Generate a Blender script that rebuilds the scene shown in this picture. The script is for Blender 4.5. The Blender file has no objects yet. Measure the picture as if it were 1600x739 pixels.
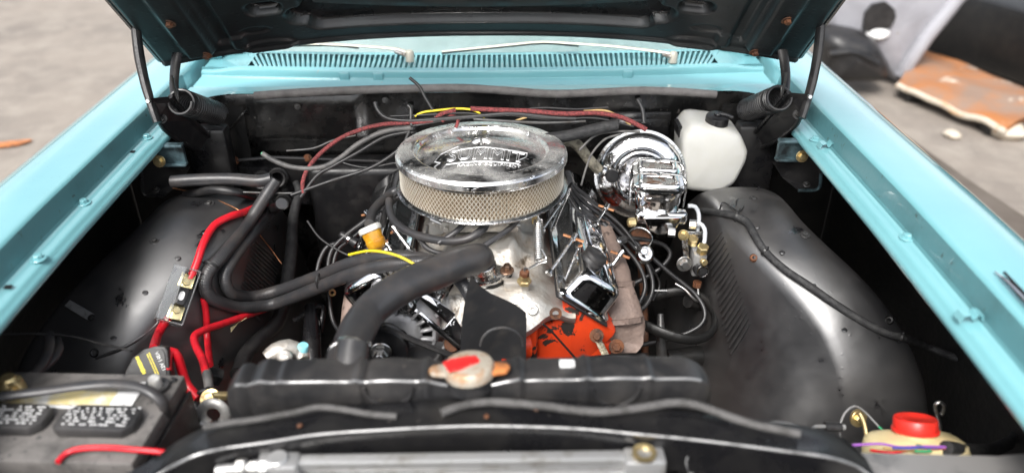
import bpy, bmesh, math, random
from mathutils import Vector, Matrix, noise
from math import sin, cos, pi, radians, sqrt, atan2

random.seed(7)
SC = bpy.context.scene
COL = SC.collection

# ------------------------------------------------------------------ camera
FPX, CX, CY = 1230.0, 800.0, 369.5              # focal length and centre in photograph pixels (1600 wide)
PITCH, YAW = radians(30.3), radians(1.045)
FWD = Vector((sin(YAW) * cos(PITCH), cos(YAW) * cos(PITCH), -sin(PITCH)))
RIGHT = Vector((cos(YAW), -sin(YAW), 0.0))
UP = RIGHT.cross(FWD)


def ray(px, py):
    return FWD + RIGHT * ((px - CX) / FPX) + UP * ((CY - py) / FPX)


CAM = Vector((0, 0, 0.93)) - 1.66 * ray(752.5, 243)


def A(px, py, Y):
    """survey helper: the point on the sight line of a photo pixel that lies at distance Y along the car"""
    r = ray(px, py)
    return CAM + r * ((Y - CAM.y) / r.y)


def AZ(px, py, z):
    """the same for a point at a known height"""
    r = ray(px, py)
    return CAM + r * ((z - CAM.z) / r.z)


def AA(*pts):
    return [A(*p) for p in pts]


def mpp(P):
    return (Vector(P) - CAM).dot(FWD) / FPX


cam_data = bpy.data.cameras.new('camera')
cam = bpy.data.objects.new('camera', cam_data)
COL.objects.link(cam)
cam_data.sensor_width = 36.0
cam_data.sensor_fit = 'HORIZONTAL'
cam_data.lens = 36.0 * FPX / 1600.0
cam_data.clip_start = 0.05
cam_data.clip_end = 500.0
cam.matrix_world = Matrix(((RIGHT.x, UP.x, -FWD.x, CAM.x), (RIGHT.y, UP.y, -FWD.y, CAM.y),
                           (RIGHT.z, UP.z, -FWD.z, CAM.z), (0, 0, 0, 1)))
cam_data.dof.use_dof = True
cam_data.dof.focus_distance = 1.68
cam_data.dof.aperture_fstop = 1.7
SC.camera = cam

# ------------------------------------------------------------------ overcast daylight
SUN_EL, SUN_AZ = radians(52), radians(205)      # azimuth measured from +Y towards +X: behind the photographer
world = bpy.data.worlds.new('World')
SC.world = world
world.use_nodes = True
wn, wl = world.node_tree.nodes, world.node_tree.links
wn.clear()
wo = wn.new('ShaderNodeOutputWorld')
bg = wn.new('ShaderNodeBackground')
sky = wn.new('ShaderNodeTexSky')
sky.sky_type = 'NISHITA'
sky.sun_disc = False
sky.sun_elevation = SUN_EL
sky.sun_rotation = SUN_AZ
sky.air_density = 1.0
sky.dust_density = 4.0
hs = wn.new('ShaderNodeHueSaturation')          # cloud cover: the blue goes out of the sky
hs.inputs['Saturation'].default_value = 0.22
wl.new(sky.outputs[0], hs.inputs['Color'])
# broken cloud: brighter white cover with slightly bluer, darker sky between, over the whole dome
wtc = wn.new('ShaderNodeTexCoord')
wno = wn.new('ShaderNodeTexNoise')
wno.inputs['Scale'].default_value = 2.2
wno.inputs['Detail'].default_value = 6
wl.new(wtc.outputs['Generated'], wno.inputs['Vector'])
wmr = wn.new('ShaderNodeMapRange')
wmr.inputs['From Min'].default_value = .40
wmr.inputs['From Max'].default_value = .60
wl.new(wno.outputs['Fac'], wmr.inputs['Value'])
hs2 = wn.new('ShaderNodeHueSaturation')
hs2.inputs['Saturation'].default_value = .55
hs2.inputs['Value'].default_value = .72
wl.new(sky.outputs[0], hs2.inputs['Color'])
hs.inputs['Value'].default_value = 1.18
wmx = wn.new('ShaderNodeMix')
wmx.data_type = 'RGBA'
wl.new(wmr.outputs['Result'], wmx.inputs['Factor'])
wl.new(hs2.outputs[0], wmx.inputs['A'])
wl.new(hs.outputs[0], wmx.inputs['B'])
wl.new(wmx.outputs['Result'], bg.inputs['Color'])
bg.inputs['Strength'].default_value = 0.15
wl.new(bg.outputs[0], wo.inputs['Surface'])

sun_data = bpy.data.lights.new('sun', 'SUN')
sun_data.energy = 1.5
sun_data.angle = radians(22)
sun_data.color = (1.0, 0.97, 0.93)
sun = bpy.data.objects.new('sun', sun_data)
COL.objects.link(sun)
sd = Vector((sin(SUN_AZ) * cos(SUN_EL), cos(SUN_AZ) * cos(SUN_EL), sin(SUN_EL)))
sun.rotation_euler = sd.to_track_quat('Z', 'Y').to_euler()
sun.location = (0, -3, 6)

vs = SC.view_settings
vs.view_transform = 'Standard'
vs.look = 'None'
vs.exposure = 1.15
vs.gamma = 1.0
SC.cycles.use_denoising = True
SC.cycles.max_bounces = 8
SC.cycles.glossy_bounces = 4
SC.cycles.transmission_bounces = 6
SC.cycles.sample_clamp_indirect = 6.0


# ------------------------------------------------------------------ materials
def srgb(r, g, b):
    f = lambda c: c / 12.92 if c <= 0.04045 else ((c + 0.055) / 1.055) ** 2.4
    return (f(r / 255), f(g / 255), f(b / 255))


def pm(name, col, rough=0.5, metal=0.0, col2=None, ns=12.0, lo=0.45, hi=0.6, rough2=None, bump=0.0, bs=80.0,
       coat=0.0, trans=0.0, drops=0.0, ds=130.0, dens=0.5, ior=1.5, col3=None, ns3=40.0, lo3=0.6, hi3=0.66, metal2=None,
       aniso=0.0, spec=0.5, sss=0.0, rv=0.0, scale=(1, 1, 1), rough3=None):
    """principled material: base colour, a noise-masked second colour (dirt, rust), an optional third, fine relief, rain drops"""
    m = bpy.data.materials.new(name)
    m.use_nodes = True
    n, l = m.node_tree.nodes, m.node_tree.links
    b = n['Principled BSDF']
    b.inputs['Base Color'].default_value = (*col, 1)
    b.inputs['Roughness'].default_value = rough
    b.inputs['Metallic'].default_value = metal
    b.inputs['IOR'].default_value = ior
    b.inputs['Specular IOR Level'].default_value = spec
    b.inputs['Coat Weight'].default_value = coat
    b.inputs['Coat Roughness'].default_value = 0.05
    b.inputs['Transmission Weight'].default_value = trans
    if sss:
        b.inputs['Subsurface Weight'].default_value = sss
        b.inputs['Subsurface Radius'].default_value = (0.02, 0.02, 0.015)
    tc = n.new('ShaderNodeTexCoord')
    mp = n.new('ShaderNodeMapping')
    mp.inputs['Scale'].default_value = scale
    l.new(tc.outputs['Object'], mp.inputs['Vector'])
    V = mp.outputs['Vector']

    def mask(sc_, a, c, detail=8.0, dist=0.3):
        t = n.new('ShaderNodeTexNoise')
        t.inputs['Scale'].default_value = sc_
        t.inputs['Detail'].default_value = detail
        t.inputs['Roughness'].default_value = 0.62
        t.inputs['Distortion'].default_value = dist
        l.new(V, t.inputs['Vector'])
        r = n.new('ShaderNodeMapRange')
        r.inputs['From Min'].default_value = a
        r.inputs['From Max'].default_value = c
        l.new(t.outputs['Fac'], r.inputs['Value'])
        return r.outputs['Result'], t.outputs['Fac']

    csock = None
    rsock = None
    if col2 is not None:
        fac, _ = mask(ns, lo, hi)
        mx = n.new('ShaderNodeMix')
        mx.data_type = 'RGBA'
        mx.inputs['A'].default_value = (*col, 1)
        mx.inputs['B'].default_value = (*col2, 1)
        l.new(fac, mx.inputs['Factor'])
        csock = mx.outputs['Result']
        if rough2 is not None:
            mr = n.new('ShaderNodeMapRange')
            mr.inputs['To Min'].default_value = rough
            mr.inputs['To Max'].default_value = rough2
            l.new(fac, mr.inputs['Value'])
            rsock = mr.outputs['Result']
        if metal2 is not None:
            mr = n.new('ShaderNodeMapRange')
            mr.inputs['To Min'].default_value = metal
            mr.inputs['To Max'].default_value = metal2
            l.new(fac, mr.inputs['Value'])
            l.new(mr.outputs['Result'], b.inputs['Metallic'])
    if col3 is not None:
        fac3, _ = mask(ns3, lo3, hi3)
        mx = n.new('ShaderNodeMix')
        mx.data_type = 'RGBA'
        if csock:
            l.new(csock, mx.inputs['A'])
        else:
            mx.inputs['A'].default_value = (*col, 1)
        mx.inputs['B'].default_value = (*col3, 1)
        l.new(fac3, mx.inputs['Factor'])
        csock = mx.outputs['Result']
        if rough3 is not None:
            mr = n.new('ShaderNodeMix')
            mr.inputs['B'].default_value = rough3
            if rsock:
                l.new(rsock, mr.inputs['A'])
            else:
                mr.inputs['A'].default_value = rough
            l.new(fac3, mr.inputs['Factor'])
            rsock = mr.outputs['Result']
    if csock:
        l.new(csock, b.inputs['Base Color'])
    if rv:
        f2, raw = mask(ns * 2.3, 0.3, 0.7)
        mr = n.new('ShaderNodeMath')
        mr.operation = 'MULTIPLY_ADD'
        mr.inputs[1].default_value = rv
        l.new(f2, mr.inputs[0])
        if rsock:
            l.new(rsock, mr.inputs[2])
        else:
            mr.inputs[2].default_value = rough
        rsock = mr.outputs[0]
    if rsock:
        l.new(rsock, b.inputs['Roughness'])
    nsock = None
    if bump:
        t = n.new('ShaderNodeTexNoise')
        t.inputs['Scale'].default_value = bs
        t.inputs['Detail'].default_value = 5
        l.new(V, t.inputs['Vector'])
        bp = n.new('ShaderNodeBump')
        bp.inputs['Strength'].default_value = bump
        bp.inputs['Distance'].default_value = 0.004
        l.new(t.outputs['Fac'], bp.inputs['Height'])
        nsock = bp.outputs['Normal']
    if drops:
        v = n.new('ShaderNodeTexVoronoi')
        v.inputs['Scale'].default_value = ds
        v.inputs['Randomness'].default_value = 1.0
        l.new(V, v.inputs['Vector'])
        # only some of the cells hold a drop
        r1 = n.new('ShaderNodeMapRange')
        r1.inputs['From Min'].default_value = 0.0
        r1.inputs['From Max'].default_value = 0.36
        r1.inputs['To Min'].default_value = 1.0
        r1.inputs['To Max'].default_value = 0.0
        l.new(v.outputs['Distance'], r1.inputs['Value'])
        sp = n.new('ShaderNodeSeparateColor')
        l.new(v.outputs['Color'], sp.inputs['Color'])
        gt = n.new('ShaderNodeMath')
        gt.operation = 'GREATER_THAN'
        gt.inputs[1].default_value = 1.0 - dens
        l.new(sp.outputs[0], gt.inputs[0])
        sq = n.new('ShaderNodeMath')
        sq.operation = 'POWER'
        sq.inputs[1].default_value = 0.5
        l.new(r1.outputs['Result'], sq.inputs[0])
        mu = n.new('ShaderNodeMath')
        mu.operation = 'MULTIPLY'
        l.new(sq.outputs[0], mu.inputs[0])
        l.new(gt.outputs[0], mu.inputs[1])
        bp = n.new('ShaderNodeBump')
        bp.inputs['Strength'].default_value = drops
        bp.inputs['Distance'].default_value = 0.0016
        l.new(mu.outputs[0], bp.inputs['Height'])
        if nsock:
            l.new(nsock, bp.inputs['Normal'])
        nsock = bp.outputs['Normal']
    if nsock:
        l.new(nsock, b.inputs['Normal'])
    return m


M = {}
TEAL = srgb(116, 170, 176)
M['paint'] = pm('turquoise_paint', TEAL, 0.20, coat=1.0, col2=srgb(110, 164, 171), ns=5, lo=.35, hi=.7, drops=.25, ds=170, dens=.12,
                col3=srgb(150, 150, 135), ns3=30, lo3=.70, hi3=.74)
M['paint_dusty_shaded'] = pm('turquoise_paint_dusty_shaded', srgb(82, 128, 134), 0.35, coat=0.2, col2=srgb(70, 106, 110), ns=9, lo=.5, hi=.8,  # dusty turquoise with the gutter wall's shade mixed into the colour
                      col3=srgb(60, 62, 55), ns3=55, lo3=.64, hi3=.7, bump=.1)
M['black'] = pm('satin_black_paint', (0.007, 0.007, 0.008), 0.24, col2=(0.018, 0.017, 0.016), ns=9, lo=.42, hi=.7, rough2=.5, bump=.12, bs=35,
                col3=(0.10, 0.09, 0.08), ns3=120, lo3=.67, hi3=.72, drops=.3, ds=90, dens=.2)
M['housing'] = pm('glossy_black_undercoat', (0.007, 0.007, 0.008), 0.30, col2=(0.030, 0.027, 0.025), ns=3.6, lo=.40, hi=.72, rough2=.44, spec=1.0, ior=1.75, rv=.16,
                  col3=(0.008, 0.008, 0.009), ns3=15, lo3=.61, hi3=.68, rough3=.12, bump=.16, bs=11, drops=.12, ds=120, dens=.06)
M['firewall'] = pm('firewall_black', (0.006, 0.006, 0.006), 0.24, col2=(0.018, 0.016, 0.014), ns=11, lo=.5, hi=.74, rough2=.5, coat=.2, bump=.35, bs=45,
                   col3=(0.13, 0.12, 0.11), ns3=70, lo3=.66, hi3=.72)
M['hood_black'] = pm('hood_underside_black', (0.008, 0.009, 0.010), 0.26, col2=(0.026, 0.024, 0.022), ns=7, lo=.45, hi=.75, rough2=.6, bump=.1, bs=40,
                     drops=.3, ds=80, dens=.3)
M['hood_teal'] = pm('hood_overspray', (0.018, 0.023, 0.024), 0.32, col2=(0.010, 0.011, 0.012), ns=9, lo=.38, hi=.6, rough2=.35, bump=.08, bs=30, drops=.2, ds=80)
M['hood_brown'] = pm('hood_dust', (0.028, 0.024, 0.022), 0.5, col2=(0.012, 0.012, 0.013), ns=14, lo=.48, hi=.66, rough2=.3, bump=.1, bs=60)
M['rubber'] = pm('black_rubber', (0.012, 0.012, 0.013), 0.36, col2=(0.030, 0.028, 0.027), ns=25, lo=.4, hi=.75, rough2=.6, bump=.12, bs=160)
M['hose'] = pm('hose_rubber', (0.032, 0.032, 0.034), 0.36, col2=(0.060, 0.051, 0.046), ns=18, lo=.45, hi=.8, rough2=.55, bump=.08, bs=120)
M['hose_grey'] = pm('grey_hose', (0.11, 0.105, 0.10), 0.55, col2=(0.05, 0.05, 0.05), ns=30, bump=.1, bs=120)
M['strip'] = pm('weathered_rubber', (0.17, 0.16, 0.155), 0.7, col2=(0.09, 0.085, 0.08), ns=30, lo=.4, hi=.7, bump=.25, bs=90)
M['plastic'] = pm('black_plastic', (0.010, 0.010, 0.011), 0.32, col2=(0.026, 0.025, 0.024), ns=30, lo=.45, hi=.75, rough2=.55, bump=.06)
M['tape'] = pm('cloth_tape', (0.014, 0.014, 0.015), 0.7, col2=(0.032, 0.032, 0.032), ns=60, bump=.5, bs=220)
M['chrome'] = pm('chrome', (0.80, 0.80, 0.81), 0.07, 1.0, drops=.22, ds=170, dens=.45, col2=(0.62, 0.60, 0.56), ns=18, lo=.5, hi=.75, rough2=.16)
M['chrome_lid'] = pm('wet_chrome', (0.88, 0.88, 0.88), 0.12, 1.0, drops=.5, ds=105, dens=.6, col2=(0.78, 0.77, 0.73), ns=11, lo=.40, hi=.70, rough2=.38, metal2=.58,
                     col3=(0.60, 0.47, 0.30), ns3=26, lo3=.68, hi3=.76)
M['chrome_smooth'] = pm('smooth_chrome', (0.80, 0.80, 0.81), 0.08, 1.0, col2=(0.66, 0.64, 0.60), ns=22, lo=.5, hi=.75, rough2=.2, drops=.12, ds=220, dens=.3)
M['emboss'] = pm('raised_bright_edge', (0.85, 0.85, 0.85), 0.4, .85)
M['chrome_dull'] = pm('pitted_chrome', (0.72, 0.72, 0.71), 0.16, 1.0, col2=(0.30, 0.26, 0.22), ns=60, lo=.55, hi=.7, rough2=.5, bump=.2, bs=200)
M['steel'] = pm('zinc_steel', (0.55, 0.55, 0.54), 0.32, 1.0, col2=(0.28, 0.22, 0.17), ns=70, lo=.5, hi=.7, rough2=.6)
M['steel_line'] = pm('dark_steel', (0.07, 0.07, 0.07), 0.4, .6, col2=(0.04, 0.035, 0.03), ns=50, lo=.45, hi=.7)
M['alu'] = pm('cast_aluminium', (0.56, 0.54, 0.50), 0.42, .6, col2=(0.33, 0.27, 0.21), ns=15, lo=.46, hi=.72, rough2=.6, bump=.5, bs=110,
              col3=(0.10, 0.075, 0.05), ns3=30, lo3=.60, hi3=.70)
M['alu_grey'] = pm('alternator_casting', (0.34, 0.34, 0.35), 0.42, .3, col2=(0.22, 0.22, 0.22), ns=20, bump=.2, bs=150)
M['alu_bright'] = pm('condenser_aluminium', (0.48, 0.48, 0.475), 0.4, .7, col2=(0.30, 0.28, 0.25), ns=30, lo=.5, hi=.7, bump=.1)
M['orange'] = pm('engine_orange', (0.60, 0.050, 0.010), 0.38, col2=(0.50, 0.04, 0.01), ns=14, lo=.4, hi=.7,
                 col3=(0.022, 0.017, 0.014), ns3=15, lo3=.575, hi3=.59, rough3=.55, bump=.25, bs=60)
M['manifold_iron'] = pm('heat_stained_iron', (0.20, 0.145, 0.12), 0.6, .25, col2=(0.12, 0.088, 0.075), ns=14, lo=.4, hi=.7, bump=.5, bs=110, col3=(0.05, 0.035, 0.03), ns3=40, lo3=.62, hi3=.7)
M['rust'] = pm('rusty_iron', (0.16, 0.06, 0.025), 0.7, .2, col2=(0.035, 0.025, 0.02), ns=40, lo=.4, hi=.65, bump=.4, bs=120)
M['copper'] = pm('rusted_copper_rod', (0.55, 0.26, 0.13), 0.4, .8, col2=(0.22, 0.10, 0.05), ns=120, lo=.45, hi=.7)
M['brass'] = pm('yellow_zinc', (0.62, 0.50, 0.26), 0.35, .9, col2=(0.35, 0.22, 0.10), ns=60, lo=.5, hi=.72, rough2=.6)
M['gold'] = pm('gold_plate', (0.78, 0.66, 0.36), 0.22, 1.0, col2=(0.5, 0.36, 0.18), ns=90, lo=.55, hi=.8)
M['red'] = pm('red_cable', (0.62, 0.012, 0.022), 0.35, col2=(0.45, 0.01, 0.02), ns=30, bump=.03)
M['red_cloth'] = pm('red_braid', (0.26, 0.05, 0.05), 0.75, col2=(0.11, 0.025, 0.025), ns=260, lo=.45, hi=.55, bump=.8, bs=350)
M['red_worn'] = pm('worn_red_decal', (0.62, 0.02, 0.02), 0.4, col2=(0.55, 0.42, 0.34), ns=45, lo=.58, hi=.66)
M['fan'] = pm('fan_plastic', (0.042, 0.042, 0.044), 0.45, col2=(0.075, 0.068, 0.062), ns=22, lo=.5, hi=.75, rough2=.6, bump=.2, bs=60)
M['red_plastic'] = pm('red_cap_plastic', (0.75, 0.03, 0.02), 0.35, col2=(0.55, 0.03, 0.02), ns=25, bump=.05)
M['yellow'] = pm('yellow_wire', (0.75, 0.58, 0.02), 0.4)
M['wire_tan'] = pm('tan_wire', (0.45, 0.30, 0.12), 0.5)
M['wire_green'] = pm('green_wire', (0.05, 0.35, 0.16), 0.45)
M['wire_blue'] = pm('blue_wire', (0.06, 0.08, 0.35), 0.45)
M['wire_purple'] = pm('purple_wire', (0.30, 0.10, 0.42), 0.45)
M['wire_grey'] = pm('grey_wire', (0.20, 0.20, 0.20), 0.5)
M['cream'] = pm('aged_cream_plastic', (0.72, 0.62, 0.36), 0.4, col2=(0.60, 0.48, 0.24), ns=9, lo=.4, hi=.75, sss=.15)
M['white_plastic'] = pm('translucent_white_plastic', (0.57, 0.57, 0.54), 0.35, col2=(0.52, 0.51, 0.46), ns=7, lo=.4, hi=.75, sss=.3)
M['fluid'] = pm('fluid_band', (0.74, 0.73, 0.70), 0.35, sss=.3)
M['amber'] = pm('amber_plastic', (0.80, 0.42, 0.03), 0.16, col2=(0.62, 0.28, 0.02), ns=20, trans=.35, coat=.3)
M['paper'] = pm('pleated_paper', (0.62, 0.47, 0.30), 0.8, col2=(0.45, 0.30, 0.18), ns=10)
M['mesh'] = pm('expanded_metal', (0.74, 0.70, 0.62), 0.34, .55, col2=(0.58, 0.50, 0.38), ns=8, lo=.45, hi=.7)
M['paper_filter'] = pm('filter_paper', (0.34, 0.27, 0.18), 0.85, col2=(0.24, 0.17, 0.10), ns=7, lo=.4, hi=.7)
M['case'] = pm('battery_case', (0.018, 0.018, 0.019), 0.38, col2=(0.075, 0.07, 0.067), ns=9, lo=.38, hi=.7, rough2=.6, bump=.15, bs=150)
M['case_dusty'] = pm('battery_dust', (0.15, 0.14, 0.132), 0.5, col2=(0.05, 0.047, 0.044), ns=16, lo=.45, hi=.7, bump=.2, bs=200,
                     col3=(0.05, 0.05, 0.05), ns3=90, lo3=.6, hi3=.66)
M['print'] = pm('white_print', (0.75, 0.75, 0.74), 0.5, col2=(0.3, 0.3, 0.3), ns=120, lo=.55, hi=.65)
M['print_yellow'] = pm('yellow_print', (0.80, 0.66, 0.05), 0.5)
M['print_gold'] = pm('faded_gold_label', (0.62, 0.52, 0.25), 0.5, col2=(0.65, 0.64, 0.6), ns=22, lo=.45, hi=.6)
M['lead'] = pm('lead_post', (0.45, 0.44, 0.42), 0.5, .6, col2=(0.75, 0.74, 0.70), ns=60, lo=.5, hi=.7, bump=.2)
M['clear'] = pm('clear_acrylic', (0.92, 0.94, 0.94), 0.06, trans=.9, ior=1.45)
M['glass'] = pm('windscreen_glass', (0.80, 0.92, 0.90), 0.02, trans=.95, ior=1.45)
M['braid'] = pm('tinned_braid', (0.55, 0.50, 0.38), 0.55, .5, col2=(0.28, 0.24, 0.16), ns=260, lo=.45, hi=.55, bump=.8, bs=400)
M['sleeve'] = pm('dirty_fabric_hose', (0.24, 0.22, 0.17), 0.85, col2=(0.10, 0.09, 0.07), ns=60, bump=.6, bs=200)
M['cap_cream'] = pm('aged_cap', (0.50, 0.45, 0.37), 0.38, .4, col2=(0.36, 0.17, 0.06), ns=30, lo=.46, hi=.62, rough2=.7, bump=.15)
M['tab_orange'] = pm('rusty_tab', (0.55, 0.20, 0.06), 0.55, .2, col2=(0.30, 0.12, 0.05), ns=40)
M['blue_cap'] = pm('blue_cap_plastic', (0.25, 0.62, 0.70), 0.4)
M['dark'] = pm('underbody_grime', (0.005, 0.005, 0.005), 0.5, col2=(0.011, 0.010, 0.009), ns=20, bump=.3)
M['interior'] = pm('dashboard_vinyl', (0.40, 0.52, 0.52), 0.5, col2=(0.32, 0.44, 0.44), ns=14)
M['ground'] = pm('dusty_asphalt', (0.225, 0.195, 0.165), 0.9, col2=(0.14, 0.122, 0.106), ns=1.5, lo=.42, hi=.72, bump=1.0, bs=45,
                 col3=(0.265, 0.235, 0.20), ns3=5, lo3=.46, hi3=.70)
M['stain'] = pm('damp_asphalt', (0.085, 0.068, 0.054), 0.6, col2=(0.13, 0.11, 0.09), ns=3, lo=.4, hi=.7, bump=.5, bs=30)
M['bumper'] = pm('silver_bumper_paint', (0.30, 0.30, 0.325), 0.38, coat=.2, col2=(0.24, 0.24, 0.26), ns=4)
M['rust_panel'] = pm('rusty_sheet', (0.34, 0.13, 0.04), 0.75, col2=(0.22, 0.15, 0.11), ns=3.2, lo=.38, hi=.58, col3=(0.62, 0.56, 0.46), ns3=5, lo3=.6, hi3=.7)
M['cream_edge'] = pm('chipped_cream_paint', (0.48, 0.42, 0.34), 0.6, col2=(0.42, 0.25, 0.12), ns=14, lo=.52, hi=.65)
M['rusty_chrome'] = pm('rust_stained_chrome', (0.55, 0.5, 0.46), 0.25, .9, col2=(0.22, 0.10, 0.045), ns=34, lo=.48, hi=.62, rough2=.7)
M['bronze'] = pm('browned_bolt', (0.20, 0.12, 0.08), 0.4, .7, col2=(0.08, 0.05, 0.035), ns=60)
M['purple'] = pm('purple_rag', (0.25, 0.03, 0.22), 0.7)
M['panel_grey'] = pm('dusty_grey_panel', (0.17, 0.165, 0.16), 0.4, col2=(0.06, 0.06, 0.06), ns=12, lo=.5, hi=.7, coat=.2)
M['worn_highlight'] = pm('worn_highlight', (0.22, 0.22, 0.22), 0.28, .4, col2=(0.05, 0.05, 0.05), ns=40, lo=.5, hi=.7)  # lighter worn grey, also the painted highlight along lips


# ------------------------------------------------------------------ mesh helpers
def catmull(pts, step=0.006):
    P = [Vector(p) for p in pts]
    if len(P) < 3:
        n = max(2, int((P[1] - P[0]).length / max(step, .004)))
        return [P[0].lerp(P[1], i / n) for i in range(n + 1)]
    Q = [2 * P[0] - P[1]] + P + [2 * P[-1] - P[-2]]
    out = []
    for i in range(1, len(Q) - 2):
        p0, p1, p2, p3 = Q[i - 1], Q[i], Q[i + 1], Q[i + 2]
        n = max(2, min(60, int((p2 - p1).length / step)))
        for k in range(n):
            t = k / n
            out.append(0.5 * ((2 * p1) + (p2 - p0) * t + (2 * p0 - 5 * p1 + 4 * p2 - p3) * t * t + (3 * p1 - p0 - 3 * p2 + p3) * t ** 3))
    out.append(P[-1])
    return out


def frame(loc, z, xh=(1, 0, 0)):
    """matrix at loc whose local Z runs along z and whose local X lies towards xh"""
    z = Vector(z).normalized()
    x = Vector(xh)
    x = x - z * x.dot(z)
    if x.length < 1e-5:
        x = Vector((0, 1, 0)) - z * z.y
    x.normalize()
    y = z.cross(x)
    return Matrix(((x.x, y.x, z.x, loc[0]), (x.y, y.y, z.y, loc[1]), (x.z, y.z, z.z, loc[2]), (0, 0, 0, 1)))


def TR(x, y, z, rx=0, ry=0, rz=0):
    return Matrix.Translation((x, y, z)) @ Matrix.Rotation(rz, 4, 'Z') @ Matrix.Rotation(ry, 4, 'Y') @ Matrix.Rotation(rx, 4, 'X')


class G:
    """collects shapes for one mesh object"""

    def __init__(self):
        self.v, self.f = [], []

    def add(self, verts, faces, mx=None):
        o = len(self.v)
        for p in verts:
            p = Vector(p)
            self.v.append(tuple(mx @ p if mx is not None else p))
        self.f += [tuple(i + o for i in f) for f in faces]
        return self

    def bm(self, bm, mx=None):
        bm.verts.index_update()
        self.add([v.co.copy() for v in bm.verts], [[v.index for v in f.verts] for f in bm.faces], mx)
        bm.free()
        return self

    def box(self, sx, sy, sz, mx=None, bev=0.0, seg=2):
        bm = bmesh.new()
        bmesh.ops.create_cube(bm, size=1.0, matrix=Matrix.Diagonal((sx, sy, sz, 1)))
        if bev:
            bmesh.ops.bevel(bm, geom=list(bm.edges), offset=min(bev, .49 * min(sx, sy, sz)), segments=seg, profile=.5, affect='EDGES')
        return self.bm(bm, mx)

    def prism(self, outline, h, mx=None, bev=0.0, seg=2):
        """outline in local XY, extruded along local Z from 0 to h"""
        bm = bmesh.new()
        a = [bm.verts.new((x, y, 0)) for x, y in outline]
        b = [bm.verts.new((x, y, h)) for x, y in outline]
        n = len(a)
        bm.faces.new(a[::-1])
        bm.faces.new(b)
        for i in range(n):
            bm.faces.new((a[i], a[(i + 1) % n], b[(i + 1) % n], b[i]))
        bmesh.ops.recalc_face_normals(bm, faces=list(bm.faces))
        if bev:
            bmesh.ops.bevel(bm, geom=list(bm.edges), offset=bev, segments=seg, profile=.5, affect='EDGES')
        return self.bm(bm, mx)

    def lathe(self, prof, n=32, mx=None):
        """prof: (radius, z) pairs; revolved round local Z"""
        vs, fs, rings = [], [], []
        for r, z in prof:
            if r < 1e-6:
                rings.append([len(vs)])
                vs.append((0, 0, z))
            else:
                rings.append(list(range(len(vs), len(vs) + n)))
                vs += [(r * cos(2 * pi * k / n), r * sin(2 * pi * k / n), z) for k in range(n)]
        for a, b in zip(rings, rings[1:]):
            for k in range(n):
                k2 = (k + 1) % n
                if len(a) == 1 and len(b) == 1:
                    continue
                if len(a) == 1:
                    fs.append((a[0], b[k], b[k2]))
                elif len(b) == 1:
                    fs.append((a[k], a[k2], b[0]))
                else:
                    fs.append((a[k], a[k2], b[k2], b[k]))
        return self.add(vs, fs, mx)

    def cyl(self, r, h, mx=None, n=20, bev=None):
        b = min(.15 * r, .3 * h) if bev is None else bev
        return self.lathe([(0, 0), (r - b, 0), (r, b), (r, h - b), (r - b, h), (0, h)], n, mx)

    def hexa(self, r, h, mx=None):
        b = .18 * r
        return self.lathe([(0, 0), (r, 0), (r, h - b), (r - b, h), (0, h)], 6, mx)

    def tube(self, pts, r, n=10, step=0.008, caps=True, spline=True, ribs=0.0, pitch=0.006, flat=1.0):
        """a hose or wire along pts; r a number or one radius per given point; ribs: depth of corrugation"""
        P = catmull(pts, step if not ribs else pitch / 4) if spline else [Vector(p) for p in pts]
        if isinstance(r, (list, tuple)):
            cum = [0.0]
            for a, b in zip(pts, pts[1:]):
                cum.append(cum[-1] + (Vector(b) - Vector(a)).length)
            L = [0.0]
            for a, b in zip(P, P[1:]):
                L.append(L[-1] + (b - a).length)
            R = []
            for s in L:
                s = s / max(L[-1], 1e-9) * cum[-1]
                i = 0
                while i < len(cum) - 2 and s > cum[i + 1]:
                    i += 1
                t = (s - cum[i]) / max(cum[i + 1] - cum[i], 1e-9)
                t = min(max(t, 0), 1)
                t = t * t * (3 - 2 * t)
                R.append(r[i] * (1 - t) + r[i + 1] * t)
        else:
            R = [r] * len(P)
        if spline and max(R) > .0035:                     # real hoses are never quite even
            R = [q * (1 + .035 * noise.noise(p * 28) + .02 * noise.noise(p * 90)) for q, p in zip(R, P)]
        if ribs:
            s = 0.0
            for i in range(len(P)):
                if i:
                    s += (P[i] - P[i - 1]).length
                R[i] = R[i] + ribs * sin(2 * pi * s / pitch)
        t0 = (P[1] - P[0]).normalized()
        u = Vector((0, 0, 1)).cross(t0)
        if u.length < .1:
            u = Vector((1, 0, 0)).cross(t0)
        u.normalize()
        vs, fs = [], []
        for i, p in enumerate(P):
            t = (P[min(i + 1, len(P) - 1)] - P[max(i - 1, 0)])
            t = t.normalized() if t.length > 1e-9 else t0
            u = (u - t * u.dot(t))
            u.normalize()
            w = t.cross(u)
            for k in range(n):
                a = 2 * pi * k / n
                vs.append(p + (u * cos(a) + w * sin(a) * flat) * R[i])
        for i in range(len(P) - 1):
            for k in range(n):
                k2 = (k + 1) % n
                fs.append((i * n + k, i * n + k2, (i + 1) * n + k2, (i + 1) * n + k))
        if caps:
            fs.append(tuple(range(n))[::-1])
            fs.append(tuple(range((len(P) - 1) * n, len(P) * n)))
        return self.add(vs, fs)

    def loft(self, secs, closed=False, caps=False):
        n = len(secs[0])
        vs = [p for s in secs for p in s]
        fs = []
        for i in range(len(secs) - 1):
            for k in range(n if closed else n - 1):
                k2 = (k + 1) % n
                fs.append((i * n + k, i * n + k2, (i + 1) * n + k2, (i + 1) * n + k))
        if caps:
            fs.append(tuple(range(n))[::-1])
            fs.append(tuple(range((len(secs) - 1) * n, len(secs) * n)))
        return self.add(vs, fs)

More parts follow.
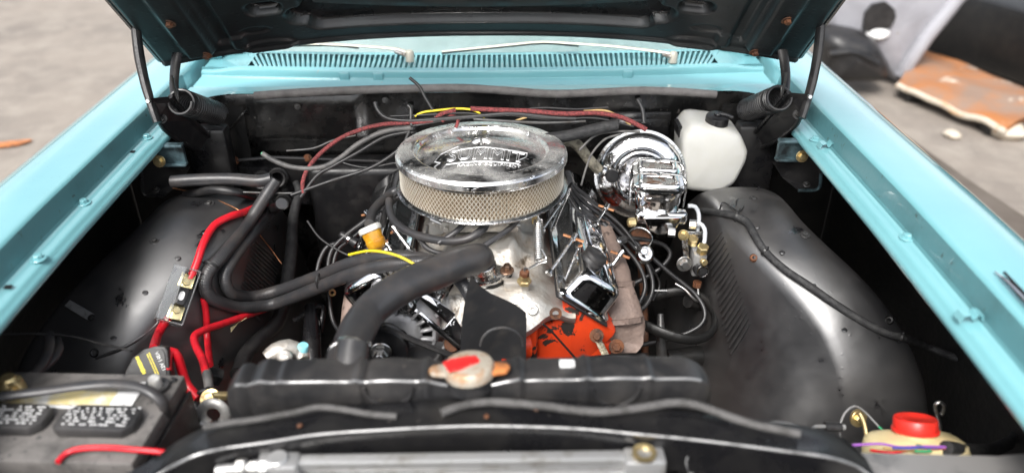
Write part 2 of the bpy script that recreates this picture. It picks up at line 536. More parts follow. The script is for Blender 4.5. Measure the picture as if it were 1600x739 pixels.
    def coil(self, a, b, R, r, turns, n=8, per=20):
        a, b = Vector(a), Vector(b)
        mx = frame(a, b - a)
        L = (b - a).length
        N = int(turns * per)
        pts = [mx @ Vector((R * cos(2 * pi * i / per), R * sin(2 * pi * i / per), L * i / N)) for i in range(N + 1)]
        return self.tube(pts, r, n=n, spline=False)

    def build(self, name, mat, parent=None, smooth=True, ang=38, normals=True):
        me = bpy.data.meshes.new(name)
        me.from_pydata(self.v, [], self.f)
        if normals:
            bm = bmesh.new()
            bm.from_mesh(me)
            bmesh.ops.recalc_face_normals(bm, faces=list(bm.faces))
            bm.to_mesh(me)
            bm.free()
        if smooth:
            me.shade_smooth()
            me.set_sharp_from_angle(angle=radians(ang))
        me.materials.append(M[mat] if isinstance(mat, str) else mat)
        o = bpy.data.objects.new(name, me)
        COL.objects.link(o)
        if parent is not None:
            adopt(o, parent)
        return o


def adopt(o, parent):
    o.parent = parent
    o.matrix_parent_inverse = parent.matrix_world.inverted()


def thing(name, label, cat, loc=(0, 0, 0), group=None):
    """an Empty at the thing's base that parents its parts"""
    o = bpy.data.objects.new(name, None)
    o.empty_display_size = 0.02
    COL.objects.link(o)
    o.location = loc
    o.matrix_world = Matrix.Translation(loc)
    o['label'], o['category'] = label, cat
    if group:
        o['group'] = group
    return o


def tag(o, label, cat, group=None):
    o['label'], o['category'] = label, cat
    if group:
        o['group'] = group
    return o


def dup(o, loc=None, parent=None):
    c = o.copy()
    COL.objects.link(c)
    if parent is not None:
        adopt(c, parent)
    if loc is not None:
        c.location = loc
    return c


def bolt(parent, P, nrm, r=0.006, h=0.006, mat='steel', washer=True, name='bolt'):
    g = G()
    mx = frame(P, nrm)
    if washer:
        g.cyl(r * 1.75, h * .3, mx, 16)
        mx = mx @ Matrix.Translation((0, 0, h * .25))
    g.hexa(r, h, mx)
    return g.build(name, mat, parent)


def wire(name, pts, r, mat, label, cat, n=8, group=None, **k):
    return tag(G().tube(pts, r, n=n, **k).build(name, mat, None, ang=60), label, cat, group)


def loop2d(pts, n=6):
    """round a closed 2-D outline with a Catmull-Rom curve"""
    P = [Vector((x, y, 0)) for x, y in pts]
    N = len(P)
    out = []
    for i in range(N):
        p0, p1, p2, p3 = P[i - 1], P[i], P[(i + 1) % N], P[(i + 2) % N]
        for k in range(n):
            t = k / n
            q = 0.5 * ((2 * p1) + (p2 - p0) * t + (2 * p0 - 5 * p1 + 4 * p2 - p3) * t * t + (3 * p1 - p0 - 3 * p2 + p3) * t ** 3)
            out.append((q.x, q.y))
    return out


def sheet(g, pts, thick, nrm):
    """a plate: polygon pts extruded by thick along nrm"""
    nrm = Vector(nrm).normalized() * thick
    n = len(pts)
    vs = [Vector(p) for p in pts] + [Vector(p) + nrm for p in pts]
    fs = [tuple(range(n))[::-1], tuple(range(n, 2 * n))] + [(i, (i + 1) % n, n + (i + 1) % n, n + i) for i in range(n)]
    return g.add(vs, fs)


def text_mesh(body, size, mx, name, mat, parent, depth=0.0004, outline=0.0, shear=0.0, fit=None, spacing=1.0):
    """lettering as geometry: filled, or only its outline as a fine raised bead"""
    cu = bpy.data.curves.new('lettering', 'FONT')
    cu.body = body
    cu.size = size
    cu.align_x = 'CENTER'
    cu.align_y = 'CENTER'
    cu.shear = shear
    cu.space_character = spacing
    cu.resolution_u = 3
    if outline:
        cu.fill_mode = 'NONE'
        cu.bevel_depth = outline
        cu.bevel_resolution = 1
    else:
        cu.extrude = depth
    o = bpy.data.objects.new('lettering', cu)
    COL.objects.link(o)
    dg = bpy.context.evaluated_depsgraph_get()
    me = bpy.data.meshes.new_from_object(o.evaluated_get(dg))
    bpy.data.objects.remove(o)
    vs = [v.co.copy() for v in me.vertices]
    fs = [tuple(p.vertices) for p in me.polygons]
    bpy.data.meshes.remove(me)
    if fit:
        vs = [fit(v) for v in vs]
    g = G()
    g.add(vs, fs, mx)
    return g.build(name, mat, parent, smooth=False)

# ================================================================== setting
def struct(o, kind='structure'):
    o['kind'] = kind
    return o


g = G()
N = 40
xs = [-90 + 180 * i / N for i in range(N + 1)]
g.add([(x, y, 0) for y in xs for x in xs], [(j * (N + 1) + i, j * (N + 1) + i + 1, (j + 1) * (N + 1) + i + 1, (j + 1) * (N + 1) + i) for j in range(N) for i in range(N)])
struct(g.build('ground', 'ground'))

# ================================================================== car body
body = thing('car_body', 'turquoise car body with its black engine bay open', 'car body', (0, 0, 0))


def sm(t):
    t = min(max(t, 0.0), 1.0)
    return t * t * (3 - 2 * t)


LIP = 0.712


def lipx(y):
    return LIP - 0.022 * max(0, -y - .2) ** 2


FSEC = [(.010, .902), (.002, .903), (-.003, .909), (-.003, .917), (.001, .921), (.004, .9225), (.006, .926), (.010, .929), (.024, .9305), (.033, .932), (.037, .935), (.042, .968), (.044, .974),
        (.048, .9785), (.056, .980), (.09, .9815), (.12, .982), (.15, .978), (.175, .970), (.197, .957), (.212, .940), (.222, .918),
        (.232, .89), (.238, .85), (.243, .72), (.246, .60), (.24, .45), (.22, .33), (.18, .30)]


def fender(s):
    g = G()
    ys = [-1.15 + i * 0.05 for i in range(43)]
    secs = []
    for y in ys:
        dz = -.012 * max(0, -y - .3)
        secs.append([(s * (lipx(y) + dx), y, z + dz) for dx, z in FSEC])
    g.loft(secs)
    f = g.build('fender', 'paint', body, ang=50)
    # thin skin on the gutter wall: dusty paint, darkened further to paint in its shade
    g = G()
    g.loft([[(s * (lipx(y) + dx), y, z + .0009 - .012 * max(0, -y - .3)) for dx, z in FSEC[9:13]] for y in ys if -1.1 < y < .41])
    g.build('gutter', 'paint_dusty_shaded', f)
    g = G()                              # dark inside of the wing
    g.loft([[(s * (LIP + .215), y, z) for z in (.93, .8, .6, .3)] for y in (-1.1, -.5, 0, .45, .95)])
    g.loft([[(s * x, y, .9) for x in (LIP + .02, LIP + .216)] for y in (-1.1, -.5, 0, .45, .95)])
    g.loft([[(s * x, .345, z) for z in (.3, .6, .91)] for x in (.60, .80, LIP + .214)])
    g.build('inner_liner', 'dark', f)
    return f


fl, fr = fender(-1), fender(1)
fl['label'] = 'turquoise wing on the battery side'
fr['label'] = 'turquoise wing on the brake booster side'
# gutter bolts, clips, holes
for f, pts in ((fl, [(226, 216), (125, 318), (60, 405)]), (fr, [(1274, 219), (1435, 372)])):
    for px, py in pts:
        P = AZ(px, py, .931)
        P.x = max(min(P.x, .74), -.74)
        bolt(f, P, (0, 0, 1), .0075, .007, 'paint', name='bolt')
for px, py in ((1290, 230), (1512, 497)):        # folded spring clips on the gutter
    P = AZ(px, py, .932)
    g = G()
    prof = [(-.016, .000), (-.012, .009), (-.003, .011), (.003, .003), (.009, .012), (.016, .010), (.017, .002)]
    for a, b in zip(prof, prof[1:]):
        d = Vector((b[0] - a[0], 0, b[1] - a[1]))
        g.box(d.length + .001, .018, .0016, Matrix.Translation((P.x + (a[0] + b[0]) / 2, P.y, P.z + (a[1] + b[1]) / 2)) @ Matrix.Rotation(-atan2(d.z, d.x), 4, 'Y'))
    g.build('clip', 'paint', fr, smooth=False)
for px, py in ((206, 238), (13, 449)):
    P = AZ(px, py, .931)
    P.z = .9322
    g = G().box(.012, .009, .0012, Matrix.Translation(P))
    g.build('slot_hole', 'dark', fl)
# bright trim spear on the booster-side wing
g = G()
pa, pb = AZ(1556, 421, .986), AZ(1625, 492, .986)
for k, (w, m) in enumerate(((.007, 0), )):
    g.tube([pa + Vector((0, 0, -.004)), pa.lerp(pb, .3), pa.lerp(pb, .65), pb], [.0012, .004, .006, .006], n=8, flat=.6)
t = g.build('trim_spear', 'chrome', fr)
g = G().tube([pa.lerp(pb, .12) + Vector((.004, 0, .0035)), pb + Vector((.002, 0, .0045))], .0022, n=6)
g.build('trim_inlay', 'plastic', fr)

# ---------------------------------------------------------------- cowl
CZ = .971


def cy_front(x):
    return .437 + .035 * (x / .7) ** 2


g = G()
XS = [-.735 + 1.47 * i / 60 for i in range(61)]
secs = []
for x in XS:
    y = cy_front(x)
    e = sm((abs(x) - .62) / .1) * .012
    secs.append([(x, y - .070, .940), (x, y - .066, .944), (x, y - .004, .946), (x, y, .949), (x, y - .001, CZ - .007 - e), (x, y + .001, CZ - .002 - e), (x, y + .006, CZ - e), (x, y + .014, CZ + .001 - e)])
g.loft(secs)
cowl = g.build('cowl_panel', 'paint', body, ang=45)
g = G()                                          # strip behind the slots, up to the glass
g.loft([[(x, cy_front(x) + .108, CZ + .005), (x, cy_front(x) + .126, CZ + .006), (x, cy_front(x) + .129, CZ + .001), (x, cy_front(x) + .15, CZ - .012)] for x in XS])
for s in (-1, 1):                                # plain ends of the cowl
    g.loft([[(s * x, cy_front(x) + .014 + (.094 if k else 0), CZ + .001 + .004 * k - sm((x - .62) / .1) * .012) for k in (0, 1)] for x in [.612 + .123 * i / 8 for i in range(9)]])
g.build('cowl_rear_strip', 'paint', cowl)
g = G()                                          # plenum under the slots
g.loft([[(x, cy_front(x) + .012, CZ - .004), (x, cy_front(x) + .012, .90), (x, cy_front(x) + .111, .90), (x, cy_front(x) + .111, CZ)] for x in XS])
g.build('plenum', 'paint_dusty_shaded', cowl)
# slats, one by one
sl = G().box(.0075, .098, .004, None, .0012, 1)
slat0 = None
NS = 92
for i in range(NS):
    x = -.612 + 1.224 * (i + .0) / (NS - 1)
    loc = Vector((x, cy_front(x) + .061, CZ + .0012))
    o = sl.build('slat', 'paint', cowl) if slat0 is None else dup(slat0, None, cowl)
    slat0 = slat0 or o
    o.location = loc
    o.rotation_euler = (radians(2.4), 0, -.42 * (x / .6) ** 3 * (1 if abs(x) > .3 else .5))
# lugs on the cowl ledge
for px in (534, 588, 984):
    P = A(px, 127, .405)
    g = G().box(.026, .006, .020, Matrix.Translation((P.x, cy_front(P.x) - .004, .955)), .003)
    g.build('lug', 'paint', cowl)

# ---------------------------------------------------------------- firewall
g = G()
NX, NZ = 110, 44
vs, fs = [], []
for j in range(NZ + 1):
    z = .25 + .69 * j / NZ
    for i in range(NX + 1):
        x = -.735 + 1.47 * i / NX
        y = .362 + .006 * noise.noise(Vector((x * 5, z * 5, 1.3))) + .002 * noise.noise(Vector((x * 19, z * 19, 4)))
        # raised field in the upper wall on the heater side, step lower down, curved-in corners
        y -= .010 * sm((-x - .30) / .02) * sm((x + .66) / .03) * sm((z - .80) / .015) * sm((.935 - z) / .01)
        y += .035 * sm((.78 - z) / .04)
        y -= .06 * sm((abs(x) - .60) / .14) ** 2
        vs.append((x, y, z))
for j in range(NZ):
    for i in range(NX):
        a = j * (NX + 1) + i
        fs.append((a, a + 1, a + NX + 2, a + NX + 1))
g.add(vs, fs)
fw = g.build('firewall', 'firewall', body)
g = G()
g.loft([[(x, .356 - .07 * sm((abs(x) - .60) / .14) ** 2, .940), (x, .358, .946), (x, .385, .9475)] for x in XS])
g.build('flange', 'paint', fw)
# painted pressed strip, brackets and pads on the firewall
for (x0, y0, x1, y1, t) in ((955, 178, 1048, 188, .006), ):
    a, b = A(x0, y0, .345), A(x1, y1, .345)
    G().box(abs(b.x - a.x), .010, abs(a.z - b.z) + .008, Matrix.Translation((a + b) / 2), .003).build('stiffener', 'black', fw)
P = A(1000, 198, .345)
G().box(.15, .012, .05, Matrix.Translation(P), .006).build('cover_plate', 'black', fw)
for px, py in ((602, 157), (998, 158), (641, 168), (465, 167)):
    bolt(fw, A(px, py, .348), (0, -1, .2), .0045, .006, 'steel_line')
# heater case low on the firewall
hp = AA((372, 262, .30), (605, 262, .30), (598, 330, .30), (380, 310, .30))
g = G()
sheet(g, hp, -.05, (0, -1, 0))
hb = g.build('heater_plate', 'black', fw, smooth=False)
for px, py in ((367, 251), (481, 247), (607, 270)):
    bolt(hb, A(px, py, .295), (0, -1, .1), .006, .006, 'rust')
g = G()
for a, b in (((360, 252), (430, 246)), ((430, 246), (600, 252)), ((600, 250), (612, 305))):
    g.tube([A(*a, .297), A(*b, .297)], .0045, n=8)
g.build('pressed_bead', 'black', fw)
g = G()
g.box(.30, .10, .30, Matrix.Translation((-.30, .33, .62)), .02, 3)
g.build('heater_case', 'plastic', fw)
g = G().tube(AA((355, 205, .343), (366, 195, .343), (378, 180, .343), (386, 172, .343)), .003, n=6)
g.build('sealer_bead', 'firewall', fw)

# weather strip along the top of the firewall: uneven, sagging
pts = []
for px, py in ((398, 148), (470, 143), (560, 139), (640, 137), (720, 136), (790, 140), (860, 145), (930, 143), (1000, 140), (1060, 142), (1119, 146)):
    P = A(px, py + 2, .348)
    pts.append(P)
g = G().tube(pts, .0092, n=10, flat=1.1)
g.build('weather_strip', 'strip', body)

# ---------------------------------------------------------------- wheel housings
YC, ZC, RC = -.02, .425, .385


def housing(s):
    g = G()
    secs = []
    n = 54
    for i in range(n + 1):
        th = radians(-100 + 205 * i / n)                 # rear .. front
        y = YC - RC * sin(th)
        zt = ZC + RC * cos(th)
        f = -(y - YC)
        xr = .515 + .19 * sm((f + .02) / .42) ** 1.2     # crest line swings outwards at the front
        xb = .465 + .02 * sm(f / .4)
        sec = []
        for dx, dz in ((.205, -.34), (.195, -.20), (.187, -.10), (.180, -.045), (.172, -.020), (.160, -.007), (.145, -.001), (.12, .003), (.09, .004), (.055, .002), (.03, -.004), (.014, -.011), (.004, -.022), (0, -.035)):
            if s < 0 and dx > .1:
                dx += .042                       # the battery-side crown is broader
            x = min(xr + dx, .925)
            sec.append((s * x, y, max(zt + dz, .25 + dx * .1)))
        zb = .30
        z1 = zt - .035
        for k in range(1, 9):
            t = k / 8
            bow = .028 * sin(pi * t) * (1 - .6 * sm(f / .3))
            x = xr + (xb - xr) * (t ** .8) + bow * .3
            sec.append((s * x, y, z1 + (min(zb, z1 - .01) - z1) * t))
        secs.append([Vector(p) + Vector((0, 0, .004 * noise.noise(Vector(p) * 6))) for p in sec])
    g.loft(secs)
    o = g.build('wheel_housing', 'housing', body, ang=60)
    # folded apron in front of the housing, down to the core support
    g = G()
    yf = YC - RC
    g.loft([[(s * .93, y, zz), (s * .70, y, zz - .01), (s * .49, y, zz - .05), (s * .46, y, .28)] for y, zz in ((yf + .02, .50), (yf - .1, .47), (yf - .3, .46), (-1.05, .46))])
    g.build('apron', 'housing', o)
    return o


wl_, wr_ = housing(-1), housing(1)
wl_['label'] = 'black wheel housing beside the battery'
wr_['label'] = 'black wheel housing beside the brake booster'


def hz(ax, y, side=1):
    """height of a wheel housing's outside at distance ax from the centre line"""
    if abs(y - YC) > RC:
        return -9.0
    zt = ZC + sqrt(max(RC ** 2 - (y - YC) ** 2, 0))
    f = -(y - YC)
    xr = .515 + .19 * sm((f + .02) / .42) ** 1.2
    xb = .465 + .02 * sm(f / .4)
    w_ = .042 if side < 0 else 0
    if ax > xr + .19 + w_:
        return -9.0
    if ax > xr + .145 + w_:
        return zt - 25 * (ax - xr - .145 - w_) ** 2
    if ax >= xr + .03:
        return zt
    if ax >= xr:
        return zt - .035 * ((xr + .03 - ax) / .03) ** 2
    if ax <= xb:
        return -9.0
    t = ((xr - ax) / (xr - xb)) ** 1.25
    return zt - .035 + (.30 - zt + .035) * t


def on_housing(px, py, s):
    """where the sight line of a pixel meets a wheel housing"""
    r = ray(px, py)
    for i in range(700):
        p = CAM + r * (.9 + i * .002)
        if p.z <= hz(s * p.x, p.y, s):
            return p
    return CAM + r * 1.75


def AH(px, py, Y, clr, s=-1):
    """a survey point, kept clear of the wheel housing"""
    p, q = A(px, py, Y), on_housing(px, py, s)
    if (p - CAM).length > (q - CAM).length - clr:
        return q - (q - CAM).normalized() * clr
    return p


def crease(parent, s, pxs, r, mat='housing'):
    pts = [on_housing(px, py, s) for px, py in pxs]
    return G().tube(pts, r, n=10, flat=.55).build('crease', mat, parent)


def lip_strip(pxs, s, parent):
    pts = [on_housing(px, py, s) for px, py in pxs]
    return G().tube(pts, .0035, n=8).build('welded_edge', 'housing', parent)


lip_strip([(300, 425), (268, 478), (235, 515), (195, 542), (150, 560)], -1, wl_)
# tab with a hole, small hole plugs
# pressed fold where crown and front panel meet, spot welds and bolts along it
for s_, par in ((-1, wl_), (1, wr_)):
    fold, spots = [], []
    for k in range(17):
        y = -.06 - .275 * k / 16
        f_ = -(y - YC)
        xr = .515 + .19 * sm((f_ + .02) / .42) ** 1.2
        fold.append(Vector((s_ * (xr - .004), y - .003, hz(xr - .004, y) + .001)))
        spots.append(Vector((s_ * (xr + .045), y, hz(xr + .045, y) + .002)))
    for k in (2, 6, 10, 14):
        G().lathe([(0, .0012), (.004, .001), (.0055, -.0005)], 12, frame(spots[k], (-.2 * s_, -.3, 1))).build('spot_weld', 'housing', par)
    for x_, y_ in ((.60, .02), (.67, -.12)):
        bolt(par, Vector((s_ * x_, y_, hz(x_, y_) + .002)), (0, -.2, 1), .006, .005, 'steel_line')
P = on_housing(129, 487, -1) + Vector((0, -.004, .004))
g = G().prism([(-.034, -.008), (.026, -.008), (.034, 0), (.026, .008), (-.034, .008)], .0025, frame(P, (0, -.55, .8), (1, -.45, -.35)), .0008, 1)
t = g.build('tab', 'worn_highlight', wl_)
bolt(t, P + Vector((.024, -.013, -.006)), (0, -.55, .8), .004, .004, 'dark')
for px, py, s, par in ((148, 551, -1, wl_), (1389, 500, 1, wr_), (1178, 403, 1, wr_)):
    P = on_housing(px, py, s)
    mx = frame(P, (-.3 * s, -.7, .7))
    G().lathe([(.0035, .004), (.0065, .005), (.009, .001), (.009, -.003)], 16, mx).build('grommet', 'dark' if px != 1178 else 'rust', par)

# ---------------------------------------------------------------- rails, cross member, radiator support
for s in (-1, 1):
    g = G().box(.075, 2.0, .11, Matrix.Translation((s * .43, -.25, .27)), .012)
    g.build('frame_rail', 'dark', body)
g = G().box(.9, .12, .10, Matrix.Translation((0, -.18, .24)), .02)
g.build('cross_member', 'dark', body)
g = G().box(1.5, .02, .6, Matrix.Translation((0, .62, .5)))
g.build('toe_board', 'dark', body)

# arched top bar of the radiator support
cs_top = [(150, 800), (205, 772), (250, 739), (283, 721), (311, 709), (350, 700), (420, 690), (500, 678), (600, 671), (700, 666), (780, 665), (900, 669), (1000, 678), (1100, 688), (1225, 704), (1300, 715), (1345, 732), (1380, 765)]
sec = []
front = [AZ(px, py, .862 - (.03 * sm((px - 1290) / 80) + .03 * sm((310 - px) / 80))) for px, py in cs_top]
secs = []
for p in catmull(front, .02):
    w = .058
    x, y, z = p
    sec = [(x, y + w, z - .035), (x, y + w, z - .004), (x, y + w - .004, z), (x, y + w * .5, z + .0005), (x, y + .006, z - .001), (x, y + .002, z + .0015), (x, y - .002, z), (x, y - .003, z - .004),
           (x, y - .002, z - .02), (x, y - .002, z - .058), (x, y + .004, z - .062), (x, y + .02, z - .062)]
    secs.append(sec)
g = G().loft(secs)
sup = g.build('radiator_support', 'black', body, ang=50)
for px, py in ((597, 649), (838, 640), (468, 665), (760, 651)):
    P = AZ(px, py, .868)
    bolt(sup, P, (0, 0, 1), .004, .002, 'rust', False)
g = G().box(1.30, .02, .48, Matrix.Translation((0, -.69, .50)))
# two uprights beside the core instead of a solid wall
for s in (-1, 1):
    G().box(.07, .03, .46, Matrix.Translation((s * .425, -.69, .50)), .006).build('upright', 'dark', sup)
g = G().tube([Vector((p.x, p.y - .001, p.z + .0005)) for p in front], .0022, n=8)
g.build('lip_highlight', 'worn_highlight', sup)  # pale bead: the lip's highlight put into the colour
g = G()                                   # grey closing panel towards the wing
sheet(g, [AZ(1318, 706, .815), AZ(1420, 712, .80), AZ(1560, 712, .80), AZ(1700, 700, .80), AZ(1700, 830, .80), AZ(1318, 830, .80)], .012, (0, 0, -1))
g.build('closing_panel', 'panel_grey', sup, smooth=False)
g = G()
sheet(g, [(-.80, -.96, .69), (-.34, -.96, .69), (-.34, -.84, .70), (-.80, -.84, .70)], .012, (0, 0, -1))
g.build('battery_shelf', 'case_dusty', sup, smooth=False)

# unseen nose of the car, added to keep low front light out of the bay
g = G()
g.loft([[(x, -1.02 - .06 * (1 - (x / .9) ** 2), z_) for z_ in (.30, .5, .7, .80)] + [(x, -.99 - .06 * (1 - (x / .9) ** 2), .83), (x, -.96 - .06 * (1 - (x / .9) ** 2), .835)] for x in [-.9 + .06 * k for k in range(31)]])
g.build('nose_blocker', 'paint', body)
g = G()
g.loft([[(x, -.985, z_) for z_ in (.25, .5, .82)] for x in (-.9, 0, .9)])
g.build('nose_blocker_back', 'dark', body)
# windscreen, pillars, dashboard
g = G()
secs = []
for x in XS:
    y = cy_front(x) + .134
    secs.append([(x, y + t * .36, CZ + .004 + t * .38) for t in (0, .33, .66, 1)])
g.loft(secs)
g.build('windscreen', 'glass', body)
g = G()
g.loft([[(x, cy_front(x) + .14, .955), (x, cy_front(x) + .22, .99), (x, cy_front(x) + .45, 1.0), (x, cy_front(x) + .5, .85)] for x in XS])
g.build('dashboard', 'interior', body)
for s in (-1, 1):
    g = G().tube([(s * .73, .56, .97), (s * .70, .75, 1.17), (s * .64, .98, 1.38)], .025, n=10)
    g.build('pillar', 'paint', body)
g = G().box(1.25, .9, .03, Matrix.Translation((0, 1.40, 1.39)), .012)
g.build('roof', 'paint', body)

# suspension that shows beside the engine
g = G()
c = A(1052, 492, -.10)
ring = [c + Vector((.092 * cos(a), .085 * sin(a), .012 * sin(a * 2))) for a in [2 * pi * k / 28 for k in range(29)]]
g.tube(ring, .008, n=10, spline=False, flat=1.5)
g.build('spring_tower', 'dark', body)
g = G().tube(AA((1075, 470, -.06), (1110, 478, -.03), (1160, 490, .0), (1220, 500, .05)), .016, n=10)
g.tube(AA((1040, 560, -.13), (1100, 556, -.10), (1180, 565, -.05)), [.02, .024, .02], n=12)
g.build('control_arm', 'dark', body)
g = G().tube(AA((1000, 400, .10), (1006, 470, .0), (1008, 575, -.12)), .009, n=10)
g.build('steering_shaft', 'rust', body)
g = G().tube(AA((1032, 490, -.10), (1033, 530, -.13), (1035, 570, -.15)), [.007, .012, .012], n=10)
g.build('shock_absorber', 'steel_line', body)
g = G().tube(AA((487, 480, -.05), (487, 540, -.15), (488, 580, -.2)), [.016, .02, .02], n=12)
g.tube(AA((460, 500, -.06), (485, 485, -.06), (505, 480, -.06), (500, 520, -.1)), .006, n=8)
g.build('shock_mount', 'black', body)
for px, py in ((410, 480), (402, 520)):
    pass
# folded rubber flaps that close the housings against the frame
def flap(s, top, bot, name='splash_flap'):
    g = G()
    secs = []
    n = 60
    for i in range(n + 1):
        t = i / n
        a = Vector(top[0]).lerp(Vector(top[1]), t)
        b = Vector(bot[0]).lerp(Vector(bot[1]), t)
        secs.append([a.lerp(b, k / 5) + Vector((s * .0016 * sin(i * 2.1) * (k / 5), -.004 * sin(pi * k / 5), 0)) for k in range(6)])
    g.loft(secs)
    return g.build(name, 'rubber', body)


for par, side, up, dn in ((wr_, 1, ((1128, 362), (1172, 505)), ((1103, 392), (1142, 552))), (wl_, -1, ((396, 372), (372, 470)), ((438, 412), (408, 500)))):
    for k in range(18):                          # pressed ribs low on the inner side of the housing
        t = k / 17
        u_ = (up[0][0] + (up[1][0] - up[0][0]) * t, up[0][1] + (up[1][1] - up[0][1]) * t)
        d_ = (dn[0][0] + (dn[1][0] - dn[0][0]) * t, dn[0][1] + (dn[1][1] - dn[0][1]) * t)
        P3 = [on_housing(u_[0] + (d_[0] - u_[0]) * q, u_[1] + (d_[1] - u_[1]) * q, side) for q in (0, .5, 1)]
        if max((P3[1] - P3[0]).length, (P3[2] - P3[1]).length) < .12:
            G().tube(P3, [.001, .0032, .0026], n=6, step=.02).build('rib', 'housing', par)

# ================================================================== open hood
PHI = radians(46)
VD = Vector((0, -cos(PHI), sin(PHI)))
ND = Vector((0, sin(PHI), cos(PHI)))
H0 = Vector((0, .405, 1.100))


def H(u, v, w):
    k = abs(u) / .713
    return H0 + Vector((u, 0, 0)) + VD * (v + .062 * k ** 2) + ND * (-.107 * k ** 2.2 - w)


hood = thing('hood', 'opened black-lined hood leaning over the engine bay', 'car hood', H(0, 0, 0))
US = [-.745 + 1.49 * i / 80 for i in range(81)]
VS = [0, .02, .06, .12, .2, .35, .6, .9, 1.2, 1.32]
g = G().loft([[H(u, v, -.002) for v in VS] for u in US])
g.build('skin', 'paint', hood, ang=60)


def sdbox(u, v, cu, cv, hu, hv, r):
    du, dv = abs(u - cu) - hu + r, abs(v - cv) - hv + r
    return sqrt(max(du, 0) ** 2 + max(dv, 0) ** 2) + min(max(du, dv), 0) - r


def hood_w(u, v):
    """relief of the pressed inner panel (metres below the skin) and whether it is the deep field"""
    au = abs(u)
    ve = v - .062 * 0
    w = .030
    d1 = sdbox(au, v, 0, .70, .395, .642, .03)          # wide deep field in the middle
    d1 = min(d1, sqrt((au - .405) ** 2 + (v - .112) ** 2) - .028)
    deep = 1 - sm((d1 + .002) / .012)
    d2 = sdbox(au, v, .475, .155, .030, .018, .016)      # pocket beside it
    deep2 = 1 - sm((d2 + .002) / .012)
    d3 = sdbox(au, v, .46, .45, .045, .22, .03)
    deep2 = max(deep2, 1 - sm((d3 + .002) / .012))
    w -= .024 * max(deep, deep2)
    w += .016 * (1 - sm((abs(au - .645) - .022) / .010)) * sm((v - .015) / .01)      # hinge channel along each side
    w -= .010 * (1 - sm((abs(au - .590) - .010) / .008)) * sm((v - .03) / .02)
    w += .007 * (1 - sm((abs(au - .560) - .012) / .006)) * sm((v - .01) / .006) * (1 - sm((v - .06) / .006))
    dov = sqrt(((au - .515) / .032) ** 2 + ((v - .075) / .014) ** 2)
    w -= .004 * (1 - sm((dov - .8) / .35))
    dsw = sqrt(((au - .50) / .06) ** 2 + ((v - .012) / .022) ** 2)
    w += .006 * (1 - sm((dsw - .8) / .3))
    w *= sm((.742 - au) / .012) * .85 + .15
    w += .006 * (1 - sm((v - .006) / .006))
    return w, max(deep, deep2) > .55


UU = [-.743 + 1.486 * i / 300 for i in range(301)]
VV = [i * .0032 for i in range(120)] + [.384 + i * .02 for i in range(47)]
gp, gd = G(), G()
HW = [[hood_w(u, v) for v in VV] for u in UU]
P_ = [H(u, v, HW[i][j][0]) for i, u in enumerate(UU) for j, v in enumerate(VV)]
nv = len(VV)
fp, fd = [], []
for i in range(len(UU) - 1):
    for j in range(nv - 1):
        q = (i * nv + j, i * nv + j + 1, (i + 1) * nv + j + 1, (i + 1) * nv + j)
        (fd if HW[i][j][1] and HW[i + 1][j + 1][1] else fp).append(q)


def compact(vs, fs):
    m, out = {}, []
    nf = []
    for f in fs:
        t = []
        for i in f:
            if i not in m:
                m[i] = len(out)
                out.append(vs[i])
            t.append(m[i])
        nf.append(tuple(t))
    return out, nf


inner = gp.add(*compact(P_, fp)).build('inner_panel', 'hood_teal', hood, ang=180)
gd.add(*compact(P_, fd)).build('recess_panel', 'hood_black', hood, ang=180)
g = G()                                     # curved stiffener across the deep field
secs = []
for i in range(61):
    u = -.37 + .74 * i / 60
    vc = .118 + .045 * (abs(u) / .37) ** 2.2
    secs.append([H(u, vc - .020, .004), H(u, vc - .014, .020), H(u, vc - .006, .026), H(u, vc + .03, .027), H(u, vc + .045, .02), H(u, vc + .052, .004)])
g.loft(secs)
g.build('stiffener', 'hood_brown', hood, ang=60)
g = G()                                     # rear seal rail: dark rounded edge
g.tube([H(u, .001, .012) for u in US[2:-2]], .008, n=8, spline=False)
g.build('rear_edge', 'rubber', hood, ang=60)
for s in (-1, 1):
    g = G()
    g.tube([H(s * .738, v, .012) for v in (0, .1, .2, .4, .8, 1.3)], .012, n=8)
    g.build('side_edge', 'hood_black', hood)
    for v, u in ((.030, .632), (.175, .655)):
        P = H(s * u, v, .045)
        bolt(hood, P, -ND, .008, .007, 'rust')

